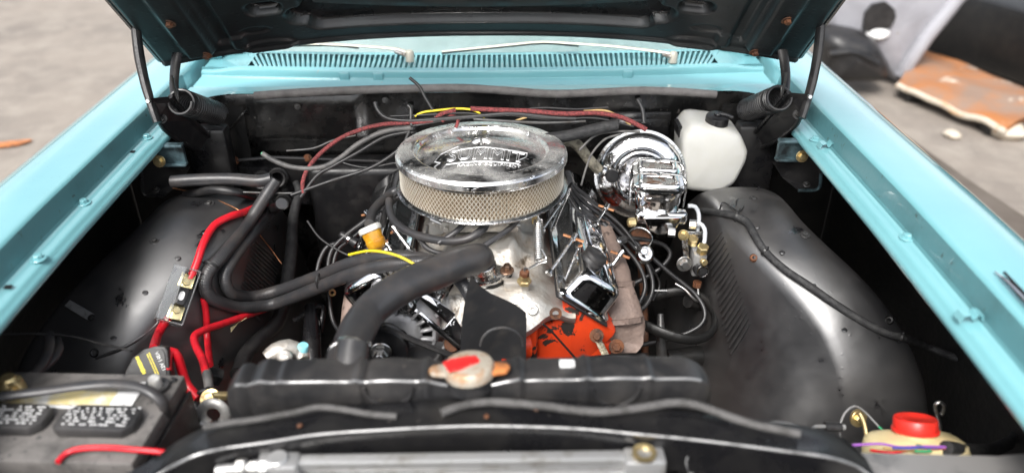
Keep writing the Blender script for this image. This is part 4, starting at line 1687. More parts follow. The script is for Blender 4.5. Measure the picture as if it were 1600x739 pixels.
# V-belt from the alternator pulley to the fan pulley
ring = []
c0, c1 = PU, FC + Vector((.0, .01, -.03))
pts = []
for k in range(15):
    a = radians(80 + 190 * k / 14)
    pts.append(c0 + Vector((.044 * cos(a), 0, .044 * sin(a))))
for k in range(15):
    a = radians(-90 + 175 * k / 14)
    pts.append(Vector((c1.x + .075 * cos(a), c1.y, c1.z + .075 * sin(a))))
pts.append(pts[0])
tag(G().tube(pts, .0065, n=8, spline=False, flat=.8).build('drive_belt', 'rubber'), 'black V-belt running from the alternator pulley towards the fan', 'belt')
for k, (px, py, Y) in enumerate(((690, 520, -.36), (715, 545, -.38))):
    pass
g = G().tube(AA((680, 565, -.36), (700, 535, -.34), (712, 515, -.32)), .010, n=10)
tag(g.build('bypass_hose', 'hose'), 'short black bypass hose behind the V-belt', 'hose')

# ================================================================== radiator and its cap
RX0, RX1 = AZ(352, 600, .87).x, AZ(1116, 600, .87).x
ZT, YB, YF = .888, -.612, -.668
rad = thing('radiator', 'black radiator with ribbed top tank in front of the engine', 'radiator', ((RX0 + RX1) / 2, -.64, .42))


def tank_mod(x):
    """ribs, dents and the dip below the filler"""
    px = 352 + (x - RX0) / (RX1 - RX0) * 764
    d = 0
    for c, w, h in ((395, 5, -.004), (490, 60, .002), (375, 8, .003), (418, 10, .0035), (448, 6, .002), (565, 8, .0035), (572, 5, -.004), (610, 34, .0025), (668, 6, .003), (810, 6, .003), (822, 5, -.002), (915, 6, .0035), (965, 34, .0025), (1010, 6, .003)):
        d += 1.7 * h * math.exp(-((px - c) / w) ** 2)
    dip = .009 * math.exp(-((px - 735) / 52) ** 4)
    return d, dip


secs = []
NT = 190
for i in range(NT + 1):
    x = RX0 + (RX1 - RX0) * i / NT
    e = min(x - RX0, RX1 - x) / .05
    k = sqrt(max(1 - (1 - min(e, 1)) ** 2, 0.0)) if e < 1 else 1
    k = max(k, .12)
    d, dip = tank_mod(x)
    zt_ = .80 + (ZT - .80) * (.55 + .45 * k) + d * k - dip
    yb, yf = YB - .008 * (1 - k), YF + .018 * (1 - k) - d * .6
    r = .011
    sec = [(x, yb, .79), (x, yb, zt_ - r)]
    for q in range(1, 5):
        a = radians(90 * q / 4)
        sec.append((x, yb - r + r * cos(a), zt_ - r + r * sin(a)))
    sec.append((x, (yb + yf) / 2, zt_ + .0015))
    for q in range(0, 5):
        a = radians(90 + 90 * q / 4)
        sec.append((x, yf + .005 + .005 * cos(a), zt_ - .005 + .005 * sin(a)))
    sec += [(x, yf - .002, zt_ - .02), (x, yf - .003, zt_ - .05), (x, yf, .79)]
    secs.append(sec)
g = G().loft(secs, closed=True, caps=True)
tank = g.build('top_tank', 'radiator_black', rad, ang=60) if 'radiator_black' in M else None
if tank is None:
    M['radiator_black'] = pm('radiator_black', (0.018, 0.018, 0.019), 0.36, col2=(0.045, 0.042, 0.04), ns=14, lo=.42, hi=.72, rough2=.5, bump=.3, bs=26,
                             col3=(0.16, 0.14, 0.12), ns3=90, lo3=.68, hi3=.74)
    tank = g.build('top_tank', 'radiator_black', rad, ang=60)
G().tube([Vector(s_[9]) + Vector((0, -.0005, .0005)) for s_ in secs[6:-6:2]], .0026, n=8, spline=False).build('seam_highlight', 'worn_highlight', tank)  # pale bead painted as the sky's highlight on the tank's front edge
for px in (606, 962):                                   # half-round pressings in the front face
    c = A(px, 604, YF - .003)
    g = G().tube([c + Vector((.034 * cos(a), -.0015, .034 * sin(a))) for a in [pi + pi * k / 16 for k in range(17)]], .0035, n=8, spline=False)
    g.build('pressing', 'radiator_black', tank)
g = G().box(RX1 - RX0 - .06, .045, .40, TR((RX0 + RX1) / 2, -.638, .585), .004)
g.build('core', 'dark', rad)
g = G().box(RX1 - RX0 - .04, .06, .06, TR((RX0 + RX1) / 2, -.638, .375), .01)
g.build('bottom_tank', 'radiator_black', rad)
for px, py, m in ((886, 568, 'print'), ):
    P = AZ(px, py, ZT + .004)
    G().box(.022, .014, .006, Matrix.Translation(P), .002).build('paint_mark', m, tank)
P = A(661, 632, YF - .004)
G().box(.016, .004, .008, Matrix.Translation(P), .001).build('sticker', 'print', tank)
# hose neck
NK = AZ(545, 566, .885)
g = G().lathe([(.024, -.03), (.024, .03), (.021, .03)], 24, frame(NK + Vector((0, .01, -.01)), (.05, .75, .5)))
g.build('hose_neck', 'radiator_black', tank)
# filler neck + cap
CP = AZ(733, 574, .900)
g = G().lathe([(.036, -.02), (.034, -.004), (.037, .000), (.036, .003)], 32, Matrix.Translation(CP + Vector((0, 0, -.008))))
g.build('filler_neck', 'radiator_black', tank)
cap = thing('radiator_cap', 'aged cream radiator cap with a red stripe on the tank', 'radiator cap', CP)
mxc = frame(CP, (-.05, .10, 1), (1, .5, 0)) @ Matrix.Scale(.92, 4)
g = G()
g.lathe([(0, .012), (.018, .012), (.030, .010), (.036, .008), (.0395, .002), (.0395, -.010), (.034, -.011)], 40, mxc)
g.build('dome', 'cap_cream', cap)
g = G()
g.prism([(-.0385, -.014), (-.02, -.016), (.010, -.013), (.016, -.009), (.016, .009), (.006, .012), (-.02, .017), (-.0375, .013)], .0030, mxc @ Matrix.Translation((0, 0, .0105)) @ Matrix.Rotation(.06, 4, 'Y'), .001)
g.build('red_stripe', 'red_worn', cap)
for s in (1, -1):
    g = G()
    g.prism([(.030, -.017), (.058, -.011), (.063, 0), (.058, .011), (.030, .017)], .008, mxc @ Matrix.Rotation(0 if s > 0 else pi, 4, 'Z') @ Matrix.Rotation(radians(-28 if s > 0 else -28), 4, 'Z') @ Matrix.Translation((0, 0, -.008)), .002)
    g.build('ear', 'tab_orange' if s > 0 else 'cap_cream', cap)

# condenser low in front of the support
CNY = -.765
CN = thing('condenser', 'silver aluminium condenser below the radiator support bar', 'condenser', (0.0, -.765, .45))
a, b = A(425, 736, -.765), A(1022, 736, -.765)
zc = a.z
g = G().box(b.x - a.x - .05, .018, .016, TR((a.x + b.x) / 2, -.762, zc + .012), .003)
g.build('top_channel', 'alu_bright', CN)
for k in range(9):
    g = G().box(b.x - a.x - .06, .016, .005, TR((a.x + b.x) / 2, -.767, zc - .004 - k * .0125), .002)
    g.build('flat_tube', 'alu_bright', CN)
g = G().box(b.x - a.x - .06, .010, .34, TR((a.x + b.x) / 2, -.760, zc - .17))
g.build('fin_block', 'alu_grey', CN)
for x in (a.x + .012, b.x - .016):
    g = G().box(.055, .032, .40, TR(x, -.768, zc - .175), .005)
    g.cyl(.014, .006, TR(x, -.768, zc + .024), 20)
    g.build('header', 'alu_bright', CN)
g = G().lathe([(.010, 0), (.016, 0), (.016, .004), (.010, .004), (.010, 0)], 24, TR(b.x - .018, -.772, zc + .03))
g.build('brass_ring', 'brass', CN)
# pale fitting beside it
ft = thing('line_fitting', 'pale aluminium line fitting left of the condenser', 'pipe fitting', A(395, 728, -.78))
ft['label'] = 'pale aluminium line fitting at the battery end of the condenser'
g = G()
g.tube(AA((340, 735, -.775), (380, 731, -.775), (430, 726, -.775)), .008, n=12)
g.build('pipe', 'alu_bright', ft)
for px, r_ in ((372, .013), (392, .011), (408, .013)):
    P = A(px, 731, -.775)
    G().hexa(r_, .012, frame(P, (1, 0, .05))).build('nut', 'alu_bright', ft)
tag(G().tube(AA((1075, 712, -.76), (1072, 722, -.76), (1078, 740, -.76), (1085, 735, -.76), (1098, 715, -.755), (1102, 705, -.755)), .0016, n=6).build('thin_wire', 'wire_grey'),
    'thin grey wire loop hanging below the radiator support', 'wire')

# ================================================================== brake booster, master cylinder, valve
BC = A(1000, 273, .20)
bo = thing('brake_booster', 'round wet chrome brake booster on the firewall', 'brake booster', BC)
bax = Vector((-.10, -1.0, .20)).normalized()
mb = frame(BC, bax, (1, 0, 0))
RB = .107
g = G()
g.lathe([(0, -.085), (.06, -.085), (.095, -.075), (RB - .006, -.045), (RB - .002, -.022), (RB, -.018), (RB + .002, -.010), (RB + .002, -.004), (RB - .002, .000)], 64, mb)
rear = g.build('rear_shell', 'chrome', bo)
g = G()
g.lathe([(RB - .002, .0), (RB - .005, .008), (RB - .010, .014), (RB - .016, .018), (RB - .021, .0195), (RB - .022, .019), (RB - .034, .0225), (RB - .0345, .026), (RB - .036, .034), (RB - .040, .039),
         (RB - .045, .041), (RB - .050, .040), (RB - .052, .037), (RB - .054, .036), (.02, .037), (0, .037)], 64, mb)
g.build('front_shell', 'chrome', bo)
g = G().lathe([(RB + .001, -.006), (RB + .004, -.002), (RB + .0035, .003), (RB - .003, .004)], 64, mb)
g.build('clamp_rim', 'chrome_dull', bo)
# check valve with elbow, grey sleeved vacuum hose
VP = A(956, 272, .135)
g = G().cyl(.013, .016, frame(VP, bax), 20)
g.cyl(.0085, .022, frame(VP + bax * .008, (-1, .1, .25)), 16)
g.cyl(.016, .010, frame(VP + bax * .014, bax), 20)
g.build('check_valve', 'plastic', bo)
vh = thing('vacuum_hose', 'frayed grey fabric vacuum hose from the manifold to the booster', 'hose', A(915, 250, .12))
g = G().tube(AA((878, 222, .12), (893, 221, .125), (906, 231, .128), (920, 249, .130), (936, 266, .132)), .0125, n=14)
g.build('sleeve', 'sleeve', vh)
g = G().lathe([(.0135, 0), (.0145, .001), (.0145, .009), (.0135, .010)], 20, frame(A(938, 267, .132), A(948, 271, .134) - A(936, 266, .132)))
g.build('hose_clamp', 'chrome_dull', vh)

MC = A(1028, 330, .055)
mc = thing('master_cylinder', 'chrome two-chamber master cylinder in front of the booster', 'master cylinder', MC)
# body: reservoir block seen as rounded box, bore along the car below it
top = A(1025, 293, .045)
g = G()
mm = TR(top.x + .004, .055, .821, radians(1), 0, radians(-7))
secs = []
for hw, hl, z in ((.044, .076, -.050), (.046, .078, -.030), (.048, .080, -.020), (.050, .082, .006), (.050, .082, .018), (.052, .084, .020), (.052, .084, .024)):
    sec = []
    r = .034
    for cxn, cyn, a0 in ((1, 1, 0), (-1, 1, 90), (-1, -1, 180), (1, -1, 270)):
        for k in range(6):
            a = radians(a0 + 90 * k / 5)
            sec.append(mm @ Vector((cxn * (hw - r) + r * cos(a), cyn * (hl - r) + r * sin(a), z)))
    secs.append(sec)
g.loft(secs, closed=True, caps=True)
g.build('reservoir', 'chrome_smooth', mc, ang=50)
g = G()
lo = A(1033, 343, -.02)
g.tube([lo + Vector((0, -.012, 0)), lo + Vector((-.003, .03, .004)), lo + Vector((-.015, .13, .018)), lo + Vector((-.022, .18, .026))], [.021, .024, .026, .026], n=24)
g.box(.112, .03, .030, TR(lo.x, lo.y + .004, lo.z + .006, 0, 0, radians(-4)), .009, 3)
g.prism([(-.045, .02), (.045, .02), (.03, -.012), (.008, -.024), (-.008, -.024), (-.03, -.012)], .03, frame(lo + Vector((0, .012, -.008)), (0, -1, .1), (1, 0, 0)), .004)
g.build('bore_casting', 'chrome_smooth', mc, ang=50)
# lid with two raised wells and the rust that pools in them
lidM = mm @ Matrix.Translation((0, 0, .024))
g = G()
secs = []
for hw, hl, z in ((.054, .084, 0), (.055, .085, .003), (.054, .084, .007), (.046, .076, .010)):
    sec = []
    r = .036
    for cxn, cyn, a0 in ((1, 1, 0), (-1, 1, 90), (-1, -1, 180), (1, -1, 270)):
        for k in range(6):
            a = radians(a0 + 90 * k / 5)
            sec.append(lidM @ Vector((cxn * (hw - r) + r * cos(a), cyn * (hl - r) + r * sin(a), z)))
    secs.append(sec)
g.loft(secs, closed=True, caps=True)
ml = g.build('cover', 'chrome_smooth', mc, ang=50)
for cy in (-.038, .038):
    g = G()
    out = loop2d([(-.044, -.018), (-.034, -.030), (.034, -.030), (.044, -.018), (.044, .018), (.034, .030), (-.034, .030), (-.044, .018)], 4)
    inn = [(x * .8, y * .74) for x, y in out]
    inn2 = [(x * .72, y * .62) for x, y in out]
    secs = [[lidM @ Vector((x, y + cy, .009)) for x, y in out], [lidM @ Vector((x * .98, y * .96 + cy, .018)) for x, y in out], [lidM @ Vector((x * .9, y * .88 + cy, .020)) for x, y in out],
            [lidM @ Vector((x, y + cy, .019)) for x, y in inn], [lidM @ Vector((x, y + cy, .014)) for x, y in inn2]]
    g.loft(secs, closed=True)
    g.build('raised_well', 'chrome_smooth', ml, ang=60)
    g = G()
    g.add([lidM @ Vector((x, y + cy, .0142)) for x, y in inn2], [tuple(range(len(inn2)))])
    g.build('well_floor', 'rusty_chrome', ml)
    # wire bail over the lid
    w = .058
    bz = [(-w, -.05), (-w - .002, -.01), (-w, .012), (-.048, .026), (-.02, .030), (-.008, .029), (0, .024), (.008, .029), (.02, .030), (.048, .026), (w, .012), (w + .002, -.01), (w, -.05)]
    g = G().tube([lidM @ Vector((x, cy * .9, z)) for x, z in bz], .0024, n=8)
    g.build('wire_bail', 'chrome_dull', mc)
for px, py, Y in ((992, 347, -.02), (1077, 350, -.02), (1044, 363, -.05)):
    P = A(px, py, Y)
    g = G().hexa(.010, .016, frame(P, (1 if px > 1040 else -1, -.2, 0)))
    g.build('port_nut', 'brass' if px < 1000 else 'steel', mc)

# combination valve
pv = thing('brake_valve', 'pale metal brake valve block hanging below the master cylinder', 'brake valve', A(1090, 420, -.04))
g = G()
g.box(.030, .040, .058, Matrix.Translation(A(1090, 408, -.04)), .005)
g.build('block', 'alu_bright', pv)
g = G().hexa(.013, .018, frame(A(1097, 393, -.055), (0, -.3, 1)))
g.hexa(.012, .016, frame(A(1082, 380, -.03), (0, -.3, 1)))
g.build('inlet_nut', 'brass', pv)
g = G().lathe([(0, .014), (.008, .014), (.009, .010), (.015, .010), (.016, .008), (.016, -.01)], 24, frame(A(1095, 421, -.065), (.1, -1, .2)))
g.build('switch_plug', 'plastic', pv)
g = G().lathe([(.0115, .0145), (.0135, .0145), (.0135, .012), (.0115, .012)], 24, frame(A(1095, 421, -.065), (.1, -1, .2)))
g.build('switch_ring', 'chrome', pv)
g = G().cyl(.0075, .012, frame(A(1098, 408, -.065), (.15, -1, .2)), 16)
g.build('bleed_screw', 'brass', pv)
g = G().hexa(.010, .014, frame(A(1090, 440, -.05), (0, -.1, -1)))
g.build('outlet_nut', 'rust', pv)
g = G()
sheet(g, AA((1064, 362, -.03), (1074, 362, -.03), (1078, 420, -.05), (1070, 420, -.05)), .006, (0, 1, 0))
g.box(.05, .012, .010, Matrix.Translation(A(1082, 366, -.02)), .002)
g.build('bracket', 'chrome_dull', pv)
bolt(pv, A(1069, 412, -.06), (0, -1, .2), .010, .010, 'steel')
bolt(pv, A(1068, 367, -.04), (-.4, -1, .2), .007, .008, 'brass')
# brake lines
for i, (pts, m, lab) in enumerate((
        ([(1075, 322, .02), (1086, 323, .02), (1092, 335, .015), (1091, 352, .0), (1088, 372, -.02)], 'line_grey', 'rear grey brake pipe arching to the valve block'),
        ([(1081, 350, -.02), (1093, 349, -.02), (1101, 358, -.03), (1101, 375, -.045), (1098, 388, -.055)], 'line_grey', 'front grey brake pipe bending down to the valve block'),
        ([(1090, 444, -.05), (1091, 458, -.06), (1090, 471, -.07), (1080, 463, -.07), (1070, 452, -.06), (1055, 443, -.05)], 'steel', 'bare steel brake pipe bent below the valve block'),
        ([(1040, 453, -.03), (1020, 453, -.03), (1055, 450, -.035), (1064, 444, -.04)], 'steel', 'short pale pipe end beside the steering shaft'))):
    if 'line_grey' not in M:
        M['line_grey'] = pm('grey_coated_pipe', (0.42, 0.44, 0.46), 0.4)
    if i == 3:
        pts = [(1018, 454, -.03), (1030, 454, -.03), (1042, 454, -.03)]
    wire('brake_pipe', AA(*pts), .0048 if i < 2 else .003, m, lab, 'pipe', n=10, group='brake pipes')
# steering coupler below
sc_ = thing('steering_coupler', 'rusty steering coupler below the master cylinder', 'steering joint', A(1003, 385, .0))
g = G().lathe([(.020, -.03), (.026, -.026), (.026, .006), (.020, .012), (0, .012)], 24, frame(A(1000, 375, .02), (.0, -.6, .8)))
g.build('cup', 'rust', sc_)
g = G().lathe([(.0265, -.004), (.0285, -.003), (.0285, .006), (.0265, .007)], 24, frame(A(1000, 372, .015), (.0, -.6, .8)))
g.build('band', 'chrome_dull', sc_)
g = G().lathe([(0, .012), (.016, .012), (.022, .006), (.022, -.008), (0, -.008)], 24, frame(A(1006, 397, -.02), (.1, -.8, .6)))
g.hexa(.010, .008, frame(A(1005, 393, -.03), (.1, -.8, .6)))
g.build('bolted_flange', 'chrome_dull', sc_)

# ================================================================== washer tank
WT = A(1115, 248, .24)
wt = thing('washer_tank', 'translucent white washer tank beside the chrome booster', 'fluid tank', WT)
front = [(1066, 213), (1080, 196), (1092, 194), (1130, 199), (1158, 210), (1169, 236), (1166, 252), (1148, 287), (1122, 302), (1068, 297), (1064, 270)]
pts = [A(px, py, .21) for px, py in front]
Yf = .195
g = G()
loops = []
cx_ = sum(p.x for p in pts) / len(pts)
cz_ = sum(p.z for p in pts) / len(pts)
rp = []
for k_ in range(len(pts)):
    a_, b_, c_ = pts[k_ - 1], pts[k_], pts[(k_ + 1) % len(pts)]
    rp += [(b_.lerp(a_, .22).x, b_.lerp(a_, .22).z), (b_.lerp(a_, .06).lerp(c_, .06).x, b_.lerp(a_, .06).lerp(c_, .06).z), (b_.lerp(c_, .22).x, b_.lerp(c_, .22).z)]
for sc, y in ((.0, Yf), (.80, Yf), (.93, Yf + .006), (.985, Yf + .016), (1.0, Yf + .03), (1.0, Yf + .10), (.97, Yf + .118), (.90, Yf + .125)):
    loops.append([(cx_ + (x - cx_) * sc, y, cz_ + (z - cz_) * sc) for x, z in rp])
g.loft(loops, closed=True, caps=True)
g.build('bottle', 'white_plastic', wt, ang=50)
zf = A(1115, 256, Yf).z
g = G()
cl = A(1120, 189, .235)
mcap = frame(cl, (0.02, -.12, 1))
g.lathe([(0, .016), (.020, .016), (.026, .013), (.0275, .009), (.0275, -.006), (.024, -.008), (.024, -.02)], 36, mcap)
wcap = g.build('cap', 'plastic', wt)
g = G().cyl(.010, .006, mcap @ Matrix.Translation((0, 0, .015)), 20)
g.tube([mcap @ Vector((.0, 0, .019)), mcap @ Vector((.016, -.004, .019)), mcap @ Vector((.034, -.010, .015))], [.005, .005, .004], n=8)
g.build('cap_spout', 'plastic', wcap)
g = G()
sheet(g, AA((1060, 198, .24), (1066, 198, .24), (1066, 215, .24), (1060, 215, .24)), .05, (0, 1, 0))
g.build('holder', 'black', wt)
P = A(1097, 185, .32)
g = G().box(.07, .01, .03, Matrix.Translation(P), .003)
g.build('wall_bracket', 'black', wt)
for px in (1087, 1111):
    bolt(wt, A(px, 184, .312), (0, -1, .1), .006, .006, 'plastic')

# ================================================================== fuel filter
FP = A(582, 372, -.15)
ff = thing('fuel_filter', 'amber see-through fuel filter with white rim', 'fuel filter', FP)
fa = (A(596, 398, -.165) - A(577, 356, -.14)).normalized()
fm = frame(A(577, 356, -.14), fa)
g = G().lathe([(0, -.004), (.020, -.004), (.0235, -.001), (.0245, .004), (.0235, .008), (.021, .009)], 32, fm)
g.build('rim', 'white_plastic', ff)
g = G().lathe([(.021, .008), (.0205, .012), (.019, .026), (.0205, .028), (.0195, .040), (.014, .046), (.007, .048), (.006, .058), (0, .058)], 32, fm)
g.build('bowl', 'amber', ff)
g = G()
n = 18
g.loft([[fm @ Vector((rr * cos(2 * pi * k / (2 * n)), rr * sin(2 * pi * k / (2 * n)), z)) for k, rr in enumerate([.0165, .0125] * n)] for z in (.009, .026)], closed=True)
g.build('pleats', 'paper', ff, smooth=False)
g = G().box(.010, .0012, .017, fm @ TR(.004, -.0205, .018), .0003, 1)
g.build('label_strip', 'white_plastic', ff)
g = G().lathe([(.0085, .050), (.0105, .051), (.0105, .058), (.0085, .059)], 16, fm)
g.box(.010, .006, .008, fm @ TR(.012, 0, .054), .001, 1)
g.build('hose_clamp', 'steel', ff)

# ================================================================== hoses
def hose(name, pts, r, label, mat='hose', n=16, cat='hose', **k):
    return tag(G().tube([AH(*q, r + .002, -1 if q[0] < 700 else 1) for q in pts], r, n=n, **k).build(name, mat, None, ang=60), label, cat)


uh = thing('radiator_hose', 'thick black hose from the thermostat neck down to the radiator', 'radiator hose', NK)
top_n = mx = TB + Vector((-.006, -.008, .046))
pts = [TB + Vector((-.005, -.006, .020)), TB + Vector((-.008, -.008, .044))] + AA((741, 405, -.245), (715, 412, -.27), (680, 427, -.305), (640, 443, -.345), (604, 464, -.38), (575, 490, -.42), (557, 520, -.48), (546, 548, -.54), (541, 562, -.575))
g = G().tube(pts, [.026, .0285, .030, .031, .031, .0305, .030, .030, .030, .0295, .029], n=28, step=.006)
hs_ = g.build('hose_body', 'hose', uh, ang=70)
Pn, dn = pts[-1], (pts[-1] - pts[-3]).normalized()
g = G().lathe([(.0295, -.014), (.0318, -.013), (.0318, .005), (.0295, .006)], 32, frame(Pn - dn * .006, dn))
g.box(.018, .010, .012, frame(Pn - dn * .006, dn, (1, 0, .6)) @ TR(.034, 0, -.004), .002, 1)
g.build('lower_clamp', 'chrome_dull', uh)
d0 = Vector((-.1, -.15, 1)).normalized()
g = G().lathe([(.0268, -.002), (.0280, -.001), (.0280, .010), (.0268, .011)], 32, frame(TB + Vector((-.005, -.006, .022)), d0))
g.build('upper_clamp', 'chrome_dull', uh)
g = G()
for k in range(40):                                   # perforated band of the clamp
    a = 2 * pi * k / 40
    g.box(.0016, .0012, .006, frame(TB + Vector((-.005, -.006, .0265)), d0) @ Matrix.Rotation(a, 4, 'Z') @ TR(0, -.0280, 0))
cp_ = g.build('clamp_perforation', 'dark', uh, smooth=False)
cp_['kind'] = 'stuff'

H1 = [(432, 281, .27), (416, 305, .245), (390, 345, .19), (352, 395, .12), (326, 425, .06), (321, 450, .02), (338, 470, -.02), (378, 480, -.05), (430, 474, -.09), (490, 452, -.14), (545, 430, -.19), (600, 415, -.23), (650, 410, -.25), (688, 412, -.255), (715, 416, -.255)]
hh = hose('heater_hose', H1, .0135, 'outer ribbed heater hose looping from the firewall to the engine', ribs=.00025, pitch=.0045)
H2 = [(440, 318, .27), (424, 330, .24), (400, 360, .19), (368, 400, .12), (352, 432, .05), (362, 458, .0), (395, 463, -.03), (440, 452, -.08), (500, 430, -.13), (545, 412, -.17), (600, 402, -.205), (645, 402, -.225), (680, 410, -.24), (710, 430, -.255), (730, 455, -.28), (745, 490, -.31)]
hose('heater_hose', H2, .0125, 'inner heater hose strapped alongside the outer loop', ribs=.00022, pitch=.0045)
hose('drain_hose', [(268, 284, .20), (310, 281, .22), (360, 280, .245), (405, 283, .27), (425, 279, .29)], .0135, 'horizontal black hose below the spring hinge to the firewall stub')
hose('drain_hose', [(290, 305, .20), (330, 297, .22), (370, 301, .25), (395, 308, .28)], .0095, 'thinner black hose just above the wheel housing crest', mat='rubber')
HH = tag(G().tube(AA((462, 285, .28), (468, 300, .26), (462, 322, .24), (457, 350, .2), (455, 390, .14), (450, 430, .08), (446, 470, .02)), [.008, .011, .012, .013, .015, .016, .017], n=16).build('taped_loom', 'tape', None, ang=60),
         'thick taped wiring loom dropping from the firewall', 'wiring loom')
hose('air_conditioning_hose', [(450, 430, .10), (444, 470, .02), (432, 505, -.05), (405, 530, -.12), (385, 552, -.18), (372, 585, -.26)], .0165, 'black air-conditioning hose curving down behind the radiator', mat='rubber')
# hose stubs with collars on the firewall
for i, (px, py, Y, r) in enumerate(((434, 278, .285, .022), (409, 282, .285, .021), (442, 316, .285, .018))):
    P = A(px, py, Y)
    g = G().lathe([(.0155 * r / .022, .012), (r * .95, .014), (r, .010), (r, .0), (r * 1.15, -.002), (r * 1.15, -.02)], 28, frame(P, (.1, -1, .35)))
    g.build('hose_grommet', 'rubber', fw)
# cable ties round the hoses
def tie(P, d, r, label, tail=None, mat='plastic'):
    t = thing('cable_tie', label, 'cable tie', P, 'black cable ties')
    g = G().lathe([(r, -.002), (r + .0014, -.002), (r + .0014, .002), (r, .002), (r, -.002)], 24, frame(P, d))
    g.build('band', mat, t)
    q = frame(P, d) @ Vector((0, r + .002, 0))
    g = G().box(.006, .005, .006, frame(q, d), .001, 1)
    if tail:
        g.tube([q] + [Vector(p) for p in tail], .0014, n=6)
    g.build('tie_head', mat, t)
    return t


tie(A(503, 440, -.145), (1, -.35, .2), .019, 'cable tie holding the two heater hoses together mid-span')
tie(AH(330, 415, .085, .016), (.35, .8, .5), .0155, 'cable tie at the top of the heater hose loop')
tie(A(400, 310, .235), (-.2, .8, .3), .0155, 'cable tie on the heater hose below the firewall stub')
G_ = G().lathe([(.0045, 0), (.0075, 0), (.0075, .007), (.0045, .007)], 12, frame(A(519, 456, -.12), (.3, -1, .2)))
tag(G_.build('hose_barb', 'brass'), 'tiny brass fitting under the heater hoses', 'fitting')
hose('breather_hose', [(608, 312, -.02), (609, 328, -.045), (618, 348, -.08), (645, 365, -.125), (690, 376, -.165), (728, 374, -.18), (752, 360, -.165), (762, 346, -.13)], .0085, 'black breather hose sweeping below the air cleaner', cat='hose')
hose('vacuum_line', [(808, 345, -.13), (795, 358, -.16), (775, 372, -.185), (757, 384, -.20)], .006, 'short vacuum line ending near the thermostat neck')
hose('vacuum_line', [(727, 348, -.14), (715, 360, -.155), (700, 371, -.165), (685, 380, -.17)], .006, 'short vacuum line under the carburettor bowl')
hose('vacuum_line', [(655, 372, -.12), (668, 388, -.14), (690, 396, -.155), (715, 394, -.17), (735, 390, -.185)], .0055, 'thin vacuum line lying on the manifold below the breather hose')
hose('fuel_line', [(630, 292, .06), (608, 305, .04), (585, 328, -.04), (577, 350, -.12)], .0105, 'black fuel line from under the air cleaner to the amber filter')
hose('fuel_line', [(636, 302, .05), (616, 312, .03), (603, 330, -.03), (598, 352, -.08)], .007, 'thinner black line beside the fuel line', mat='rubber')

# ================================================================== spark plug leads
leads = [
    ([(890, 292, .02), (915, 318, .03), (950, 345, .02), (985, 380, .0), (1012, 415, -.03), (1020, 450, -.06), (1008, 478, -.09), (985, 492, -.11)], 'outer spark plug lead curling down by the steering shaft'),
    ([(888, 298, .01), (912, 326, .02), (944, 352, .01), (975, 385, -.01), (1000, 418, -.04), (1008, 450, -.07), (995, 478, -.10), (978, 486, -.12)], 'second spark plug lead inside the outermost one'),
    ([(892, 288, .03), (925, 315, .04), (958, 342, .03), (1000, 385, .0), (1045, 425, -.03), (1085, 458, -.06), (1101, 486, -.09), (1094, 508, -.11), (1060, 525, -.12), (1010, 537, -.13), (980, 545, -.15)], 'longest black lead that loops over the spring tower to the exhaust side'),
    ([(886, 302, .0), (905, 330, .01), (930, 352, .01), (955, 372, .0), (985, 372, .0), (1015, 376, .01), (1040, 385, .01), (1047, 400, .0), (1030, 420, -.01), (1000, 438, -.02), (975, 450, -.03)], 'black lead arching below the master cylinder'),
]
for i, (p, lab) in enumerate(leads):
    wire('spark_plug_lead', AA(*p), .0052, 'rubber', lab, 'ignition lead', n=10, group='spark plug leads')
leadsl = [
    ([(622, 300, .03), (595, 325, .03), (570, 345, .02), (540, 368, .0), (518, 392, -.02), (512, 425, -.05), (514, 460, -.08), (520, 500, -.12), (532, 520, -.15)], 'spark plug lead dropping outermost behind the heater hoses'),
    ([(560, 365, .02), (535, 378, .0), (512, 385, -.01), (500, 405, -.03), (495, 425, -.05)], 'short spark plug lead ending in the dark behind the hoses'),
    ([(575, 350, .03), (550, 372, .01), (528, 390, -.01), (520, 420, -.04), (522, 450, -.07)], 'spark plug lead next to the amber filter'),
]
for p, lab in leadsl:
    wire('spark_plug_lead', AA(*p), .0048, 'rubber', lab, 'ignition lead', n=10, group='spark plug leads')
# lead separators
def separator(P, label):
    s = thing('lead_separator', label, 'wire clip', P)
    for k in range(4):
        g = G().lathe([(.004, -.006), (.0085, -.006), (.0085, .006), (.004, .006), (.004, -.006)], 14, frame(P + Vector((.013 * (k - 1.5), 0, -.006 * (k - 1.5))), (.6, -.4, -.5)))
        g.build('ring', 'plastic', s)
    return s


separator(A(940, 350, .01), 'black clip holding the spark plug leads beside the valve cover')
# ground strap, braided
gs = thing('ground_strap', 'flat braided ground strap bolted to the orange cylinder head', 'ground strap', A(932, 522, -.29))
g = G().lathe([(.006, 0), (.014, 0), (.014, .004), (.006, .004)], 20, frame(A(932, 524, -.29), (0, -1, .45)))
g.build('eyelet', 'chrome_dull', gs)
bolt(gs, A(932, 524, -.293), (0, -1, .45), .008, .008, 'rust')
g = G().tube(AA((934, 530, -.292), (942, 546, -.30), (950, 562, -.32), (958, 580, -.35)), .010, n=12, flat=.3)
g.build('braid', 'braid', gs)

